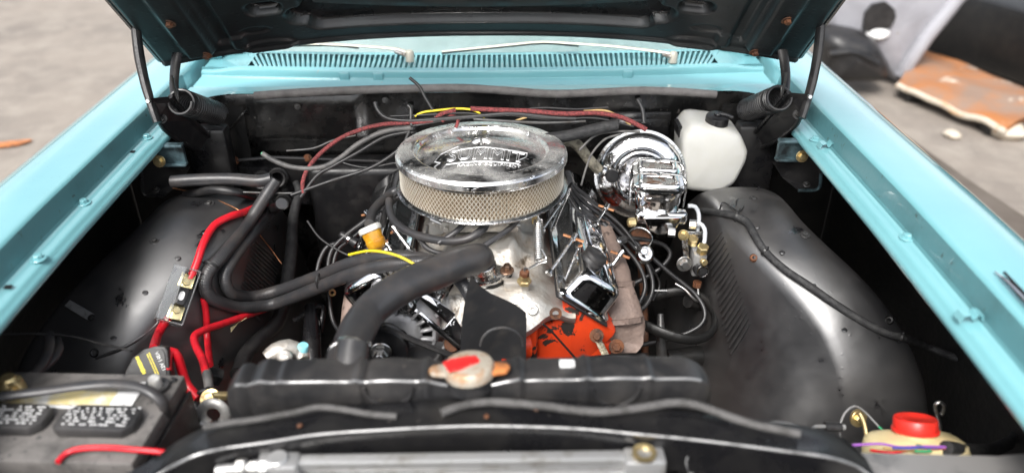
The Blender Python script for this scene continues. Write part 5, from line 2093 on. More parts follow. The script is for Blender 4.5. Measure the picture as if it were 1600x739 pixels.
# spark plug boots with bright clips beside the covers
for i, (px, py, Y, d) in enumerate(((1022, 345, .03, (.2, -.3, -1)), (968, 378, -.03, (-.8, -.5, -.2)), (975, 486, -.12, (-.9, -.2, -.3)), (543, 372, 0, (.8, -.3, -.4)), (556, 455, -.12, (.8, -.3, -.3)))):
    P = A(px, py, Y)
    sb = thing('spark_plug_boot', ('black boot of the lead under the master cylinder', 'black boot next to the brown exhaust manifold top', 'black boot low beside the exhaust manifold', 'black boot behind the amber filter', 'black boot under the heater hoses')[i], 'plug boot', P, 'spark plug boots')
    G().lathe([(.005, -.02), (.0085, -.016), (.009, .012), (.011, .016), (.011, .024), (.007, .026)], 16, frame(P, d)).build('boot', 'rubber', sb)
    G().lathe([(.0095, .0), (.0105, .001), (.0105, .006), (.0095, .007)], 16, frame(P, d)).build('clip', 'chrome_dull', sb)

M['dusty'] = pm('dusty_loom_cover', (0.075, 0.072, 0.07), 0.7, col2=(0.04, 0.038, 0.036), ns=40, bump=.3, bs=120)
# ================================================================== firewall wiring
FWY = .335
W = lambda nm, p, r, m, lab, cat='wire', **k: wire(nm, [AH(*q, r + .002, -1 if q[0] < 700 else 1) for q in p], r, m, lab, cat, **k)
W('braided_loom', [(474, 302, .24), (473, 285, .27), (482, 262, .30), (505, 236, .32), (540, 212, .325), (590, 196, .33), (640, 192, .33), (676, 188, .33), (690, 178, .325), (712, 172, .32)],
  .0046, 'red_cloth', 'faded red braided loom arching along the firewall to the heater side', 'wiring loom', n=12)
W('braided_loom', [(735, 170, .33), (780, 172, .33), (830, 174, .33), (880, 178, .328), (930, 177, .325), (965, 182, .32), (990, 192, .31), (1010, 203, .30)],
  .0054, 'red_cloth', 'faded red braided loom from the wiring bracket towards the booster', 'wiring loom', n=12)
W('yellow_wire', [(648, 182, .33), (660, 176, .325), (680, 173, .32), (715, 170, .318), (738, 172, .318), (750, 178, .318), (757, 187, .318)], .0026, 'yellow', 'bright yellow wire on top of the firewall loom')
W('yellow_wire', [(545, 398, -.20), (575, 392, -.23), (600, 394, -.25), (625, 401, -.265), (648, 413, -.28)], .0026, 'yellow', 'bright yellow wire lying across the heater hoses')
W('tan_wire', [(800, 191, .32), (825, 183, .32), (848, 182, .32)], .0024, 'wire_tan', 'short tan wire behind the air cleaner')
W('tan_wire', [(912, 174, .325), (945, 173, .325), (970, 184, .32), (985, 196, .315)], .0024, 'wire_tan', 'tan wire curving over the red loom near the booster')
W('black_cable', [(586, 160, .34), (590, 172, .335), (605, 185, .33), (640, 189, .328), (690, 186, .325), (740, 182, .325), (800, 178, .33), (860, 184, .33), (900, 186, .33)], .0052, 'rubber', 'black cable hanging in a curve from the firewall grommet', 'cable', n=10)
W('black_cable', [(640, 122, .36), (655, 135, .345), (664, 152, .335), (676, 172, .33)], .0036, 'rubber', 'thin black cable end sticking up over the weather strip', 'cable')
W('black_cable', [(637, 165, .335), (642, 170, .33), (642, 185, .325), (643, 196, .32)], .0045, 'steel_line', 'bent grey pipe stub on the firewall above the loom', 'pipe')
W('black_cable', [(996, 156, .335), (1002, 166, .33), (1005, 178, .328), (1006, 192, .325)], .005, 'rubber', 'short black cable from the firewall grommet above the booster', 'cable')
W('grey_cable', [(410, 240, .33), (430, 252, .32), (460, 262, .31), (500, 262, .31), (530, 248, .315), (560, 225, .32), (600, 206, .325), (642, 200, .325)], .0058, 'hose_grey', 'dull grey cable curving below the red loom', 'cable', n=10)
W('green_wire_end', [(409, 239, .33), (416, 246, .325)], .0035, 'wire_green', 'small green wire end on the heater plate')
W('grey_cable', [(455, 305, .27), (480, 296, .28), (520, 282, .29), (580, 262, .30), (625, 232, .32), (640, 205, .325)], .0045, 'rubber', 'grey-black cable rising to the loom clamp beside the air cleaner', 'cable', n=8)
W('grey_cable', [(470, 308, .27), (495, 275, .29), (520, 260, .30), (560, 238, .31), (600, 215, .32), (640, 206, .325)], .0042, 'rubber', 'thin black cable crossing above the heater plate', 'cable')
W('steel_cable', [(448, 236, .335), (490, 232, .335), (520, 220, .335), (556, 212, .335)], .003, 'steel_line', 'short bare cable lying on the firewall ledge', 'cable')
W('black_cable', [(905, 235, .28), (930, 212, .30), (960, 206, .31), (1000, 206, .30)], .0028, 'hose_grey', 'thin grey hose arching up beside the booster', 'cable')
W('black_cable', [(908, 290, .2), (915, 265, .22), (925, 240, .25), (945, 218, .28), (970, 210, .3)], .0026, 'hose_grey', 'thin wire rising behind the fabric vacuum hose', 'wire')
W('taped_loom', [(850, 218, .30), (890, 212, .31), (930, 202, .32), (965, 195, .32)], .013, 'tape', 'taped black loom behind the chrome air cleaner rim', 'wiring loom', n=12)
W('black_cable', [(740, 186, .33), (800, 190, .33), (860, 192, .332), (915, 190, .335)], .0038, 'steel_line', 'dark tube running flat along the firewall behind the air cleaner', 'pipe')
# clamp that bundles the loom
cl_ = thing('loom_clamp', 'black clamp bundling the firewall wiring beside the air cleaner', 'clamp', A(645, 198, .32))
g = G().lathe([(0, .016), (.008, .015), (.013, .010), (.013, .004), (.015, .002), (.015, -.012), (0, -.012)], 24, frame(A(645, 203, .315), (0, -.3, 1)))
g.build('clamp_body', 'plastic', cl_)
for px, py in ((826, 178), (965, 186), (680, 184)):
    P = A(px, py, .328)
    tie(P, (1, 0, 0), .0085, {826: 'cable tie round the red loom behind the air cleaner', 965: 'cable tie on the red loom above the booster', 680: 'cable tie where the yellow and red wires cross'}[px])
W('copper_wire', [(270, 294, .20), (310, 303, .18), (345, 315, .15), (375, 330, .12), (392, 350, .11), (420, 385, .08), (440, 412, .05)], .0014, 'copper', 'thin copper wire slanting down behind the heater hoses')
W('steel_line', [(365, 300, .26), (430, 302, .27), (460, 302, .275)], .0028, 'steel_line', 'thin dark rod across the hose stubs', 'rod')

# ================================================================== red power cables, fuse holder, breaker
REDG = 'red power cables'
W('red_cable', [(415, 318, .20), (395, 326, .16), (378, 333, .12), (360, 338, .10), (335, 352, .06), (318, 380, .0), (308, 410, -.05), (297, 436, -.10)], .0078, 'red', 'red power cable from behind the hoses into the fuse holder top', 'power cable', n=14, group=REDG)
W('red_cable', [(273, 488, -.19), (258, 503, -.22), (247, 522, -.27), (240, 545, -.36)], .0085, 'red', 'red power cable from the fuse holder down to the round-topped breaker', 'power cable', n=14, group=REDG)
W('red_cable', [(318, 466, -.12), (322, 490, -.16), (324, 530, -.22), (328, 570, -.30)], .0068, 'red', 'straight red cable dropping beside the looped ones', 'power cable', n=14, group=REDG)
W('red_cable', [(425, 478, .0), (405, 486, -.08), (384, 493, -.14), (350, 505, -.20), (320, 515, -.25), (304, 525, -.28), (306, 540, -.31), (316, 560, -.35), (322, 582, -.40)], .0075, 'red', 'red cable bent sharply above the battery clamp', 'power cable', n=14, group=REDG)
W('red_cable', [(261, 580, -.45), (261, 560, -.43), (268, 549, -.415), (277, 556, -.415), (284, 578, -.42), (293, 602, -.43), (310, 622, -.45)], .0082, 'red', 'red cable in a tight hoop behind the battery corner', 'power cable', n=14, group=REDG)
wire('red_lead', [AZ(90, 722, .806), AZ(104, 707, .808), AZ(130, 700, .812), AZ(170, 699, .813), AZ(210, 702, .814), AZ(255, 706, .81), AZ(275, 712, .80)], .0042, 'red', 'thin red lead lying across the battery front', 'wire', n=10)
W('cable_boot', [(322, 580, -.395), (325, 592, -.41), (327, 608, -.43)], .0085, 'hose_grey', 'grey shrink sleeve on the red cable end', 'cable end', n=12)

fa_, fb_ = AH(291, 426, 0, .012), AH(265, 500, 0, .012)
FH = (fa_ + fb_) / 2
fh = thing('fuse_holder', 'clear fuse holder with gold terminals on the wheel housing', 'fuse holder', FH)
fx = (fb_ - fa_).normalized()
fn = Vector((.42, -.62, .66))
fmx = frame(FH, fn, fx)
Lf = (fb_ - fa_).length
g = G().box(Lf * 1.12, .050, .006, fmx @ TR(0, 0, -.008), .002)
g.build('base', 'plastic', fh)
g = G()
for sy in (-1, 1):
    g.box(Lf * 1.14, .003, .030, fmx @ TR(0, sy * .025, .008), .001, 1)
g.box(Lf * 1.14, .024, .003, fmx @ TR(0, -.014, .024), .001, 1)
for sx in (-1, 1):
    g.box(.003, .050, .026, fmx @ TR(sx * Lf * .57, 0, .006), .001, 1)
g.build('clear_cover', 'clear', fh, smooth=False)
for sx in (-1, 1):
    g = G().box(.030, .028, .014, fmx @ TR(sx * Lf * .34, .006, .002), .003)
    t_ = g.build('terminal', 'gold', fh)
    g = G().hexa(.0085, .007, fmx @ TR(sx * Lf * .30, .006, .008))
    g.cyl(.004, .010, fmx @ TR(sx * Lf * .30, .006, .008), 12)
    g.build('screw', 'gold', t_)
g = G().box(Lf * .36, .020, .010, fmx @ TR(0, .006, .008), .002)
fe = g.build('fuse_link', 'plastic', fh)
g = G().prism(loop2d([(-.009, 0), (-.006, .0045), (.006, .0045), (.009, 0), (.006, -.0045), (-.006, -.0045)], 4), .0012, fmx @ TR(0, .006, .0128))
g.build('fuse_window', 'print', fe)

CBP = A(232, 572, -.45)
cbk = thing('circuit_breaker', 'grey round-topped circuit breaker with yellow print behind the battery', 'circuit breaker', CBP)
cn = Vector((.05, -.80, .60)).normalized()
cu_ = (A(262, 545, -.44) - A(205, 570, -.47))
cmx = frame(CBP, cn, (1, .08, .10))
out = [(-.046, -.030), (-.040, -.004), (-.026, .018), (-.006, .030), (.016, .033), (.030, .030), (.034, .022), (.034, -.030)]
g = G().prism(out, .028, cmx @ TR(0, 0, -.028), .003)
g.build('housing', 'case', cbk)
g = G().prism([(x * .9 - .001, y * .9 - .001) for x, y in out], .002, cmx @ TR(0, 0, .0), .0005, 1)
g.build('face_plate', 'plastic', cbk)
g = G().prism([(-.068, -.040), (-.048, -.018), (-.044, -.034), (-.05, -.05)], .02, cmx @ TR(0, 0, -.02), .002)
g.build('reset_lever', 'rubber', cbk)
R180 = Matrix.Rotation(radians(108), 4, 'Z')
text_mesh('12V 140A', .0088, cmx @ TR(.022, .006, .0024) @ R180, 'white_print', 'print', cbk, .0002)
# yellow print too small to read in the photograph: broken strokes along two fine lines and one bold one
for nm, cx_y, x0_, h_, L_, step_ in (('fine_yellow_print', .010, .010, .0022, .040, .0030), ('fine_yellow_print', .0065, .006, .0022, .036, .0030), ('bold_yellow_print', -.014, -.012, .0075, .030, .0042)):
    rr = random.Random(int(cx_y * 1e4) + 99)
    g = G()
    x = -L_ / 2
    while x < L_ / 2:
        w_ = step_ * rr.uniform(.5, .8)
        g.box(w_, h_ * rr.uniform(.7, 1), .0004, cmx @ TR(x0_, .004, .0024) @ R180 @ TR(x, 0, 0))
        x += w_ + step_ * .22
    o = g.build(nm, 'print_yellow', cbk, smooth=False)
    o['kind'] = 'stuff'

# battery clamp and free ring terminal to the right of the battery
bc = thing('battery_clamp', 'loose lead battery clamp with rusty bolt beside the radiator tank', 'cable clamp', A(335, 640, -.50))
c = A(334, 646, -.52)
pts = [c + Vector((.020 * cos(a), .004 * sin(a), .020 * sin(a))) for a in [radians(-50 + 280 * k / 20) for k in range(21)]]
G().tube(pts, .0062, n=10, spline=False, flat=1.4).build('ring', 'lead', bc)
G().box(.018, .016, .012, Matrix.Translation(A(322, 662, -.53)), .003).build('jaw', 'lead', bc)
P = A(331, 624, -.49)
G().cyl(.016, .006, frame(P, (0, -.6, .8)), 20).build('ring_terminal', 'copper', bc)
bolt(bc, P + Vector((0, -.004, .005)), (0, -.6, .8), .010, .009, 'brass')
G().box(.03, .012, .012, Matrix.Translation(A(345, 618, -.49)), .003).build('terminal_bar', 'brass', bc)
W('black_lead', [(293, 620, -.44), (305, 632, -.46), (312, 648, -.49), (317, 662, -.51)], .0055, 'plastic', 'short corrugated black lead down to the loose clamp', 'cable', n=10, ribs=.0008, pitch=.004)
W('black_lead', [(306, 616, -.44), (316, 612, -.45), (326, 608, -.46)], .0045, 'plastic', 'short corrugated sleeve under the ring terminal', 'cable', n=10, ribs=.0008, pitch=.004)
cn_ = thing('plug_connector', 'square black plug connector hanging near the red cables', 'connector', A(336, 590, -.36))
g = G().box(.026, .02, .030, TR(*A(336, 588, -.36), .3, .5, .2), .003)
g.build('connector_shell', 'plastic', cn_)
g = G().box(.018, .004, .020, TR(*(A(336, 588, -.36) + Vector((0, -.012, .006))), .3, .5, .2), .001, 1)
g.build('connector_face', 'rubber', cn_)

# ================================================================== battery
BZ = .80
bat = thing('battery', 'dusty black battery with two vent covers in the corner', 'battery', (-.60, -.63, .60))
br_, bl_ = AZ(283, 574, BZ), AZ(-40, 608, BZ)
fr_ = AZ(222, 704, BZ)
X1 = -.472
X0b, Y0b, Y1b = X1 - .275, -.722, -.538
rzb = radians(3.0)
bm_ = TR((X0b + X1) / 2, (Y0b + Y1b) / 2, 0, 0, 0, -rzb)
Lb, Wb = .275, .182
g = G().box(Lb, Wb, .17, bm_ @ TR(0, 0, BZ - .112), .006)
g.build('case', 'case', bat)
g = G().box(Lb + .006, Wb + .006, .030, bm_ @ TR(0, 0, BZ - .014), .004)
lidb = g.build('lid', 'case_dusty', bat)
g = G().box(.006, Wb + .004, .12, bm_ @ TR(Lb / 2 + .004, 0, BZ - .09), .002)
g.build('end_rib', 'case', bat)
for k, cx in enumerate((-.075, .060)):
    g = G()
    o = [(-.058, -.022), (-.048, -.030), (.046, -.030), (.060, -.016), (.060, .012), (.046, .024), (-.040, .024), (-.058, .006)]
    g.prism(o, .016, bm_ @ TR(cx, -.018, BZ + .001), .004)
    vcv = g.build('vent_cover', 'case', bat)
    rr = random.Random(k + 3)
    # faint white warning print: worn dashes, not readable in the photograph either
    gg = G()
    for row in range(6):
        x = -.048
        while x < .048:
            w_ = rr.uniform(.0012, .0045)
            if rr.random() < .8:
                gg.box(w_, .0023, .0006, bm_ @ TR(cx + x + w_ / 2, -.018 + .014 - row * .0066 + rr.uniform(-.0003, .0003), BZ + .0176))
            x += w_ + (rr.uniform(.0008, .0014) if rr.random() < .8 else rr.uniform(.003, .008))
    pr = gg.build('worn_print', 'print', vcv, smooth=False)
    pr['kind'] = 'stuff'
g = G().box(.20, .030, .0012, bm_ @ TR(-.03, .034, BZ + .0022))
g.build('label', 'print_gold', lidb)
g = G().box(.034, .030, .0012, bm_ @ TR(.072, .034, BZ + .0030))
g.build('label_patch', 'print', lidb)
g = G().box(.040, .018, .0012, bm_ @ TR(.072, .064, BZ + .0022))
g.build('label_patch', 'print', lidb)
g = G().box(.040, .018, .0012, bm_ @ TR(.030, .066, BZ + .0020))
g.build('label', 'print_gold', lidb)
g = G().box(.23, .005, .0014, bm_ @ TR(-.01, .014, BZ + .0022))
g.build('white_line', 'print', lidb)
PT = bm_ @ Vector((.110, .060, BZ))
g = G().lathe([(0, .024), (.0085, .023), (.0095, .020), (.0105, .004), (.016, .004), (.018, 0)], 24, Matrix.Translation(PT))
g.build('post', 'lead', bat)
g = G().lathe([(.0135, .002), (.019, .002), (.019, .009), (.0135, .009), (.0135, .002)], 24, Matrix.Translation(PT))
g.build('post_collar', 'case', bat)
g = G().tube([PT + Vector((.016, .012, .003)), PT + Vector((.022, .014, .005)), PT + Vector((.022, .020, .004)), PT + Vector((.015, .022, .004))], .002, n=6)
g.build('plus_mark', 'plastic', bat)
# second terminal clamp, yellow
tc_ = thing('terminal_clamp', 'yellow zinc terminal clamp on the far battery post', 'cable clamp', AZ(18, 600, .815))
P = AZ(18, 606, .812)
G().lathe([(0, .022), (.010, .022), (.012, .016), (.018, .012), (.020, 0), (.020, -.008)], 20, Matrix.Translation(P)).build('cup', 'brass', tc_)
G().box(.030, .016, .014, Matrix.Translation(P + Vector((-.008, -.016, 0))), .003).build('jaw', 'brass', tc_)
bolt(tc_, P + Vector((.012, -.014, .006)), (0, -1, .4), .008, .008, 'brass')
W('battery_cable', [(38, 596, -.52), (58, 580, -.49), (72, 560, -.46), (78, 540, -.43), (76, 522, -.40)], .0085, 'hose', 'thick black battery cable bending up from the yellow clamp', 'power cable', n=12)
W('battery_cable', [(44, 594, -.515), (66, 578, -.48), (85, 560, -.45), (93, 545, -.43), (90, 530, -.40)], .0062, 'hose', 'thinner black cable beside the thick battery cable', 'power cable', n=12)
W('thin_lead', [(-10, 522, -.42), (60, 521, -.41), (110, 525, -.41), (150, 535, -.42), (180, 542, -.44), (206, 548, -.455)], .0022, 'rubber', 'thin black lead from the fender to the circuit breaker', 'wire')
# rubber hold-down strap across the battery
ls = [(-30, 622, BZ + .030), (60, 612, BZ + .030), (120, 604, BZ + .030), (170, 600, BZ + .030), (215, 604, BZ + .030), (240, 615, BZ + .024), (256, 632, BZ + .008), (262, 655, BZ - .03)]
g = G().tube([AZ(*p) for p in ls], .0088, n=12, flat=.7)
hd_ = tag(g.build('hold_down_strap', 'hose'), 'black rubber strap across the battery top', 'strap')

# ================================================================== loom on the other side
LM = [(1098, 330, .14), (1125, 333, .11), (1150, 338, .09), (1168, 348, .07), (1178, 365, .04), (1195, 392, .0), (1225, 420, -.05), (1265, 447, -.10), (1305, 475, -.15), (1345, 500, -.19), (1385, 520, -.22), (1408, 526, -.24), (1450, 542, -.28), (1500, 562, -.33), (1545, 590, -.38), (1578, 630, -.45), (1588, 670, -.51), (1570, 695, -.56), (1530, 703, -.58), (1490, 702, -.59)]
pts = []
for px, py, Y in LM:
    pts.append(AH(px, py, 9 if 1160 < px < 1420 else Y, .008, 1))
tag(G().tube(pts, .0078, n=12).build('wiring_loom', 'tape', None, ang=60), 'long taped wiring loom draped over the booster-side wheel housing', 'wiring loom')
tie(pts[2], (1, -.3, -.1), .0095, 'cable tie with a long tail sticking up at the housing crest', [A(1170, 310, .09), A(1187, 292, .08)])
tie(pts[5] + Vector((0, 0, .0)), (.6, -.6, -.4), .0095, 'pale-ringed cable tie halfway up the loom', [A(1222, 372, .03), A(1250, 367, .03)])
tie(pts[11], (.8, -.5, -.2), .011, 'cable tie hanging down where the loom leaves the housing', [A(1408, 550, -.26), A(1404, 590, -.3), A(1399, 622, -.34)])
W('tie_tail', [(1150, 320, .11), (1152, 312, .10), (1165, 312, .10), (1155, 330, .09), (1130, 316, .11), (1124, 330, .11)], .0016, 'plastic', 'thin black cable looping near the tie with the long tail', 'wire')

# ================================================================== coolant overflow bottle
OB = A(1430, 690, -.60)
ob = thing('overflow_bottle', 'cream overflow bottle with a red cap at the front corner', 'fluid tank', OB)
oc = A(1430, 672, -.60)
mo = frame(oc, (.0, .45, .9)) @ Matrix.Scale(.86, 4)
g = G()
loops = []
out = loop2d([(-.088, -.02), (-.07, -.05), (0, -.058), (.07, -.05), (.088, -.02), (.086, .03), (.05, .055), (-.05, .055), (-.086, .03)], 4)
for sc, z in ((1, -.16), (1, -.032), (.96, -.020), (.86, -.013), (.60, -.008), (.42, -.005)):
    loops.append([mo @ Vector((x * sc, y * sc, z)) for x, y in out])
g.loft(loops, closed=True, caps=True)
g.lathe([(.036, -.012), (.036, .010), (.033, .012)], 32, mo)
g.build('bottle', 'cream', ob, ang=45)
g = G().lathe([(0, .020), (.030, .021), (.034, .024), (.0365, .024), (.038, .022), (.0385, .004), (.041, .003), (.041, -.001), (.036, -.002)], 40, mo)
rc_ = g.build('cap', 'red_plastic', ob)
g = G().lathe([(0, .0215), (.022, .0215), (.024, .0225), (.026, .0215)], 30, mo)
g.build('cap_emboss', 'red_plastic', rc_)
# hanger hook and pin
hk = thing('bottle_hanger', 'brass-coloured hook bolted beside the overflow bottle', 'bracket', A(1340, 655, -.50))
P = A(1340, 652, -.50)
G().lathe([(.008, 0), (.016, 0), (.016, .004), (.008, .004), (.008, 0)], 20, frame(P, (.2, -.9, .4))).build('washer', 'brass', hk)
bolt(hk, P + Vector((0, -.003, .001)), (.2, -.9, .4), .008, .006, 'brass')
G().tube(AA((1343, 646, -.505), (1350, 660, -.52), (1354, 680, -.54)), .004, n=8).build('hook_leg', 'brass', hk)
W('loop_pin', [(1468, 690, -.56), (1469, 665, -.55), (1462, 640, -.55), (1462, 632, -.55), (1468, 628, -.55), (1475, 633, -.55), (1473, 645, -.55), (1470, 647, -.55)], .0028, 'steel', 'bent steel pin with a loop end behind the red cap', 'pin')
W('green_wire', [(1373, 666, -.545), (1392, 682, -.575), (1415, 690, -.61), (1440, 696, -.65)], .0018, 'wire_green', 'green wire in front of the cream overflow bottle')
W('grey_wire', [(1314, 690, -.56), (1312, 668, -.555), (1320, 645, -.54), (1335, 634, -.53), (1352, 644, -.53), (1373, 666, -.545)], .0018, 'wire_grey', 'thin grey wire hoop round the brass hook')
for i, (m, dy, lab) in enumerate((('wire_purple', 0, 'purple wire along the front of the overflow bottle'), ('wire_blue', 4, 'dark blue wire below the purple one'), ('red', 8, 'red wire lowest in the front bundle'), ('wire_green', 9, 'second green wire lower in the front bundle'), ('wire_tan', 5, 'tan wire in the front bundle'))):
    x0 = (1332, 1395, 1360, 1430, 1380)[i]
    W('bundle_wire', [(x0, 695 + dy, -.66), (x0 * .7 + 444, 693 + dy * 1.2 + (i * 7) % 5, -.657), ((x0 + 1480) / 2, 698 + dy * .8 - (i * 3) % 4, -.655), (1450, 697 + dy * .6, -.65), (1490, 699, -.645), (1530, 703, -.61)], .0020, m, lab)
W('sleeve', [(1478, 699, -.65), (1510, 703, -.63), (1550, 702, -.59), (1575, 692, -.55)], .011, 'tape', 'black sleeve gathering the coloured wires', 'wiring loom', n=12)
cn2 = thing('inline_connector', 'small grey inline connector above the radiator support end', 'connector', A(1300, 665, -.58))
G().tube([A(1289, 666, -.58), A(1314, 667, -.58)], .0085, n=10, flat=.8).build('connector_shell', 'plastic', cn2)
G().tube([A(1312, 667, -.58), A(1320, 667, -.58)], .005, n=8).build('connector_nose', 'wire_grey', cn2)
W('grey_cable', [(1190, 662, -.66), (1215, 660, -.64), (1240, 664, -.62), (1262, 672, -.60), (1275, 666, -.585), (1290, 666, -.58)], .003, 'wire_grey', 'thin grey cable humping up to the inline connector', 'cable')
# the long dusty loom lying along the support bar
wire('dusty_loom', [AZ(px, py, .869) for px, py in ((318, 668), (360, 660), (400, 655), (460, 644), (500, 636), (540, 640), (580, 647), (620, 650))], .0048, 'dusty', 'dusty grey cable rising over the support bar at the battery end', 'cable', n=10)

wire('dusty_loom', [AZ(px, py, .872) for px, py in ((690, 645), (710, 637), (740, 630), (780, 628), (850, 634), (930, 643), (1000, 637), (1050, 629), (1090, 633), (1140, 651), (1180, 663), (1250, 678))], .0062, 'dusty', 'long dusty grey cable lying along the support bar below the radiator tank', 'cable', n=10)

# ================================================================== air-conditioning fitting behind the tank
af = thing('hose_fitting', 'pale cast hose fitting with a blue cap behind the radiator tank', 'pipe fitting', A(455, 552, -.40))
g = G().tube(AA((418, 560, -.43), (432, 550, -.42), (450, 545, -.41), (468, 552, -.41), (474, 562, -.42)), [.014, .017, .018, .015, .012], n=16)
g.build('elbow', 'alu', af)
g = G().lathe([(.006, 0), (.012, 0), (.013, .004), (.013, .012), (.008, .016), (0, .016)], 20, frame(A(447, 556, -.43), (0, -1, .5)))
g.build('boss', 'alu', af)
g = G().lathe([(.007, -.012), (.007, 0), (.0095, .001), (.0095, .012), (.008, .014), (0, .014)], 20, frame(A(473, 548, -.41), (.25, 0, 1)))
g.build('blue_cap', 'blue_cap', af)

g = G()
sheet(g, [AH(360, 512, -.17, .01), AH(385, 497, -.16, .01), AH(372, 505, -.17, .01), AH(361, 519, -.18, .01)], .002, (0, 1, 0))
tag(g.build('paper_tag', 'cream', None, smooth=False), 'small cream paper tag at the bent red cable end', 'tag')

# fine leads lying with the loom along the firewall
for i, (p, m, lab) in enumerate((
        ([(590, 205, .325), (650, 196, .328), (720, 184, .33), (790, 180, .33), (860, 187, .33), (930, 185, .33), (990, 198, .315)], 'rubber', 'thin black lead directly under the red loom'),
        ([(610, 182, .335), (660, 180, .332), (720, 177, .33), (770, 179, .33), (840, 169, .335), (900, 171, .335), (950, 168, .335)], 'rubber', 'thin black lead weaving above the red loom'),
        ([(690, 190, .325), (704, 182, .322), (716, 186, .32), (712, 200, .315)], 'red_cloth', 'short red braided tail hanging from the loom crossing'),
        ([(520, 250, .31), (570, 262, .30), (620, 255, .29), (650, 262, .27)], 'rubber', 'thin black lead sagging in front of the heater plate'),
        ([(480, 345, .22), (500, 372, .18), (530, 392, .12), (552, 402, .05)], 'rubber', 'thin black lead in the dark beside the thick taped loom'),
        ([(900, 300, .06), (930, 322, .06), (968, 350, .05), (1000, 392, .02), (1030, 440, -.02), (1020, 470, -.05)], 'rubber', 'thin black lead crossing behind the spark plug leads'))):
    W('thin_lead', p, .0026 if m == 'rubber' else .004, m, lab)

# ================================================================== yard beyond the wing
# damp strip of ground beside the car
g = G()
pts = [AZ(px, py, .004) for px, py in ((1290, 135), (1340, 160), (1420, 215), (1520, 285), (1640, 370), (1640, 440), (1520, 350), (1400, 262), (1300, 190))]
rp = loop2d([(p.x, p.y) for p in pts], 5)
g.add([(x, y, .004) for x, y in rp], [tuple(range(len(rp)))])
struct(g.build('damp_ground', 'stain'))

# silver bumper cover standing on its end
BPy = 3.05
bp = thing('bumper_cover', 'silver plastic bumper cover with a black lamp pocket, standing beyond the wing', 'bumper', AZ(1400, 128, 0))
out = [(1300, -60), (1290, 20), (1300, 62), (1352, 66), (1378, 95), (1392, 122), (1408, 126), (1428, 100), (1462, 48), (1505, 0), (1540, -60)]
P2 = [A(px, py, BPy) for px, py in out]
g = G()
sec = []
N_ = 14
cxb = sum(p.x for p in P2) / len(P2)
czb = sum(p.z for p in P2) / len(P2)
rp = loop2d([(p.x, p.z) for p in P2], 2)
loops = []
for sc, y in ((0.02, -.06), (.86, -.055), (.94, -.045), (.98, -.02), (1.0, .03), (1.0, .22), (.97, .23)):
    loops.append([(cxb + (x - cxb) * sc, BPy + y, czb + (z - czb) * sc) for x, z in rp])
g.loft(loops, closed=True)
g.build('shell', 'bumper', bp, ang=60)
g = G()
pk = [A(px, py, BPy - .06) for px, py in ((1346, 46), (1350, 20), (1362, 6), (1382, 2), (1396, 14), (1398, 26), (1390, 42), (1366, 52))]
sheet(g, pk, .02, (0, -1, 0))
g.build('lamp_pocket', 'rubber', bp)
g = G().lathe([(0, .02), (.05, .018), (.07, 0), (.07, -.02)], 20, frame(A(1372, 53, BPy - .07), (0, -1, .3)) @ Matrix.Diagonal((1, .55, 1, 1)))
g.build('lamp', 'print', bp)
g = G().tube(AA((1408, 118, BPy - .05), (1424, 92, BPy - .06), (1450, 55, BPy - .06), (1490, 5, BPy - .06), (1515, -30, BPy - .06)), .045, n=12)
g.build('rolled_edge', 'bumper', bp)
# black lower bumper piece leaning on it
lb = thing('black_bumper_piece', 'black plastic bumper section leaning on the silver cover', 'bumper', AZ(1340, 128, 0))
out = [(1284, 62), (1300, 48), (1330, 50), (1362, 60), (1382, 88), (1388, 124), (1350, 128), (1295, 126), (1286, 100)]
P2 = [A(px, py, BPy - .18) for px, py in out]
rp = loop2d([(p.x, p.z) for p in P2], 4)
cxb = sum(x for x, z in rp) / len(rp)
czb = sum(z for x, z in rp) / len(rp)
loops = []
for sc, y in ((0.02, -.10), (.6, -.09), (.86, -.05), (1.0, .02), (1.0, .12)):
    loops.append([(cxb + (x - cxb) * sc, BPy - .18 + y, czb + (z - czb) * sc) for x, z in rp])
g = G().loft(loops, closed=True)
g.build('shell', 'rubber', lb, ang=60)
g = G().tube(AA((1296, 84, BPy - .27), (1335, 82, BPy - .28), (1372, 100, BPy - .27)), .018, n=8)
g.build('crease', 'plastic', lb)

# rusty sheet lying on blocks
rpn = thing('rusty_panel', 'rusty orange sheet-metal panel lying on the ground beyond the wing', 'metal panel', AZ(1500, 150, 0))
c4 = [AZ(1402, 130, .09), AZ(1447, 78, .10), AZ(1680, 165, .10), AZ(1570, 203, .07)]
n = 12
vs, fs = [], []
for j in range(n + 1):
    for i in range(n + 1):
        p = c4[0].lerp(c4[3], i / n).lerp(c4[1].lerp(c4[2], i / n), j / n)
        p.z += .03 * noise.noise(Vector((i * .35, j * .35, 2))) + .03 * sin(pi * j / n)
        vs.append(p)
for j in range(n):
    for i in range(n):
        fs.append((j * (n + 1) + i, j * (n + 1) + i + 1, (j + 1) * (n + 1) + i + 1, (j + 1) * (n + 1) + i))
g = G().add(vs, fs).add([p - Vector((0, 0, .02)) for p in vs], fs)
g.build('sheet', 'rust_panel', rpn)
g = G().tube([vs[i] + Vector((0, -.01, -.008)) for i in range(n + 1)], .018, n=8)
g.build('front_lip', 'cream_edge', rpn)
for p in (c4[0], c4[3], c4[1], c4[2]):
    q = p.lerp(sum(c4, Vector()) / 4, .25)
    g = G().box(.12, .12, .05, TR(q.x, q.y, .026), .01)
    g.build('block', 'dark', rpn)
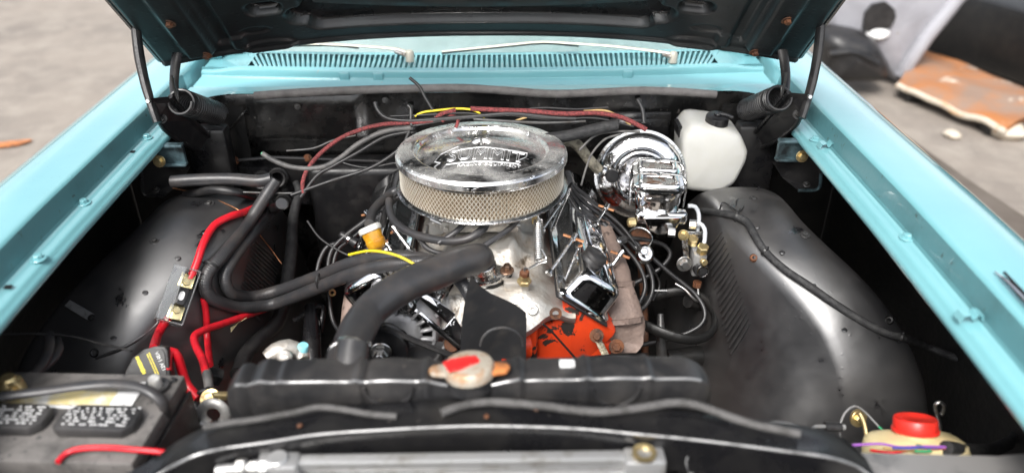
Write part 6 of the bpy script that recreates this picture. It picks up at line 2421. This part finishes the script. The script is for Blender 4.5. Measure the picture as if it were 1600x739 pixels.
# dark stripped car front behind it
jk = thing('scrap_car_front', 'dark stripped car front with loose parts behind the rusty panel', 'car wreck', AZ(1540, 80, 0))
jb = AZ(1520, 90, 0)
e0_, e1_ = c4[1].copy(), c4[2].copy()
dl = (e1_ - e0_)
dl.z = 0
ang_ = atan2(dl.y, dl.x)
dl.normalize()
back = Vector((-dl.y, dl.x, 0))
cj = e0_ + dl * 1.2 + back * .75
g = G().box(3.0, 1.2, .42, TR(cj.x, cj.y, .24, 0, 0, ang_), .05)
g.build('sill', 'dark', jk)
cj = e0_ + dl * 1.6 + back * 1.2
g = G().box(2.6, 1.0, .5, TR(cj.x, cj.y, .70, 0, 0, ang_), .08)
g.build('bay', 'dark', jk)
for px, py, m, r_ in ((1508, 10, 'copper', .16), (1590, 8, 'steel', .12)):
    P = A(px, py, jb.y + .5)
    g = G().lathe([(.05, .05), (r_, .05), (r_ + .01, .03), (r_ + .01, 0), (.05, -.02), (.05, .05)], 28, frame(P, (-.2, -1, .5)))
    g.build('brake_disc' if m == 'copper' else 'hub', m, jk)
g = G()
p = [A(px, py, jb.y + .1) for px, py in ((1500, 48), (1520, 28), (1568, 38), (1560, 52))]
sheet(g, p, .03, (0, 1, 0))
g.build('bracket_plate', 'paper', jk, smooth=False)
g = G()
p = [A(px, py, jb.y) for px, py in ((1574, 58), (1590, 20), (1640, 10), (1640, 75))]
sheet(g, p, .05, (0, 1, 0))
g.build('pale_panel', 'bumper', jk, smooth=False)
tag(G().tube(AA((1530, -5, jb.y), (1538, 20, jb.y - .02), (1544, 50, jb.y - .05), (1543, 72, jb.y - .08)), [.03, .03, .035, .03], n=10).build('loose_strut', 'alu_bright'), 'pale loose strut hanging in front of the scrap car', 'strut')
tag(G().lathe([(0, .06), (.05, .05), (.07, 0), (.05, -.06), (0, -.06)], 16, frame(A(1543, 80, jb.y - .1), (.1, -1, .2))).build('ball_joint', 'alu_bright'), 'round pale joint at the end of the loose strut', 'joint')
g = G()
pp = [A(px, py, jb.y - .12) for px, py in ((1563, 72), (1575, 68), (1605, 74), (1608, 82), (1580, 84), (1566, 82))]
sheet(g, pp, .04, (0, 1, 0))
tag(g.build('purple_rag', 'purple'), 'purple rag lying among the scrap parts', 'rag')
# pale scrap on the ground
for px, py, r_, lab in ((1488, 210, .045, 'small pale stone on the asphalt below the rusty panel'), (1575, 203, .09, 'pale flaking lump at the corner of the rusty panel')):
    P = AZ(px, py, r_ * .4)
    bm = bmesh.new()
    bmesh.ops.create_icosphere(bm, subdivisions=2, radius=r_)
    for v in bm.verts:
        v.co *= 1 + .3 * noise.noise(v.co * 20)
        v.co.z *= .5
    tag(G().bm(bm, Matrix.Translation(P)).build('pale_lump', 'cream_edge'), lab, 'debris')
# fallen leaf at the other side
P = AZ(12, 226, .01)
g = G().prism(loop2d([(-.10, 0), (-.05, .03), (.05, .025), (.11, .01), (.05, -.03), (-.05, -.025)], 4), .006, Matrix.Translation(P) @ Matrix.Rotation(.35, 4, 'Z'))
tag(g.build('leaf', 'tab_orange'), 'dry orange leaf on the asphalt beyond the wing', 'leaf')
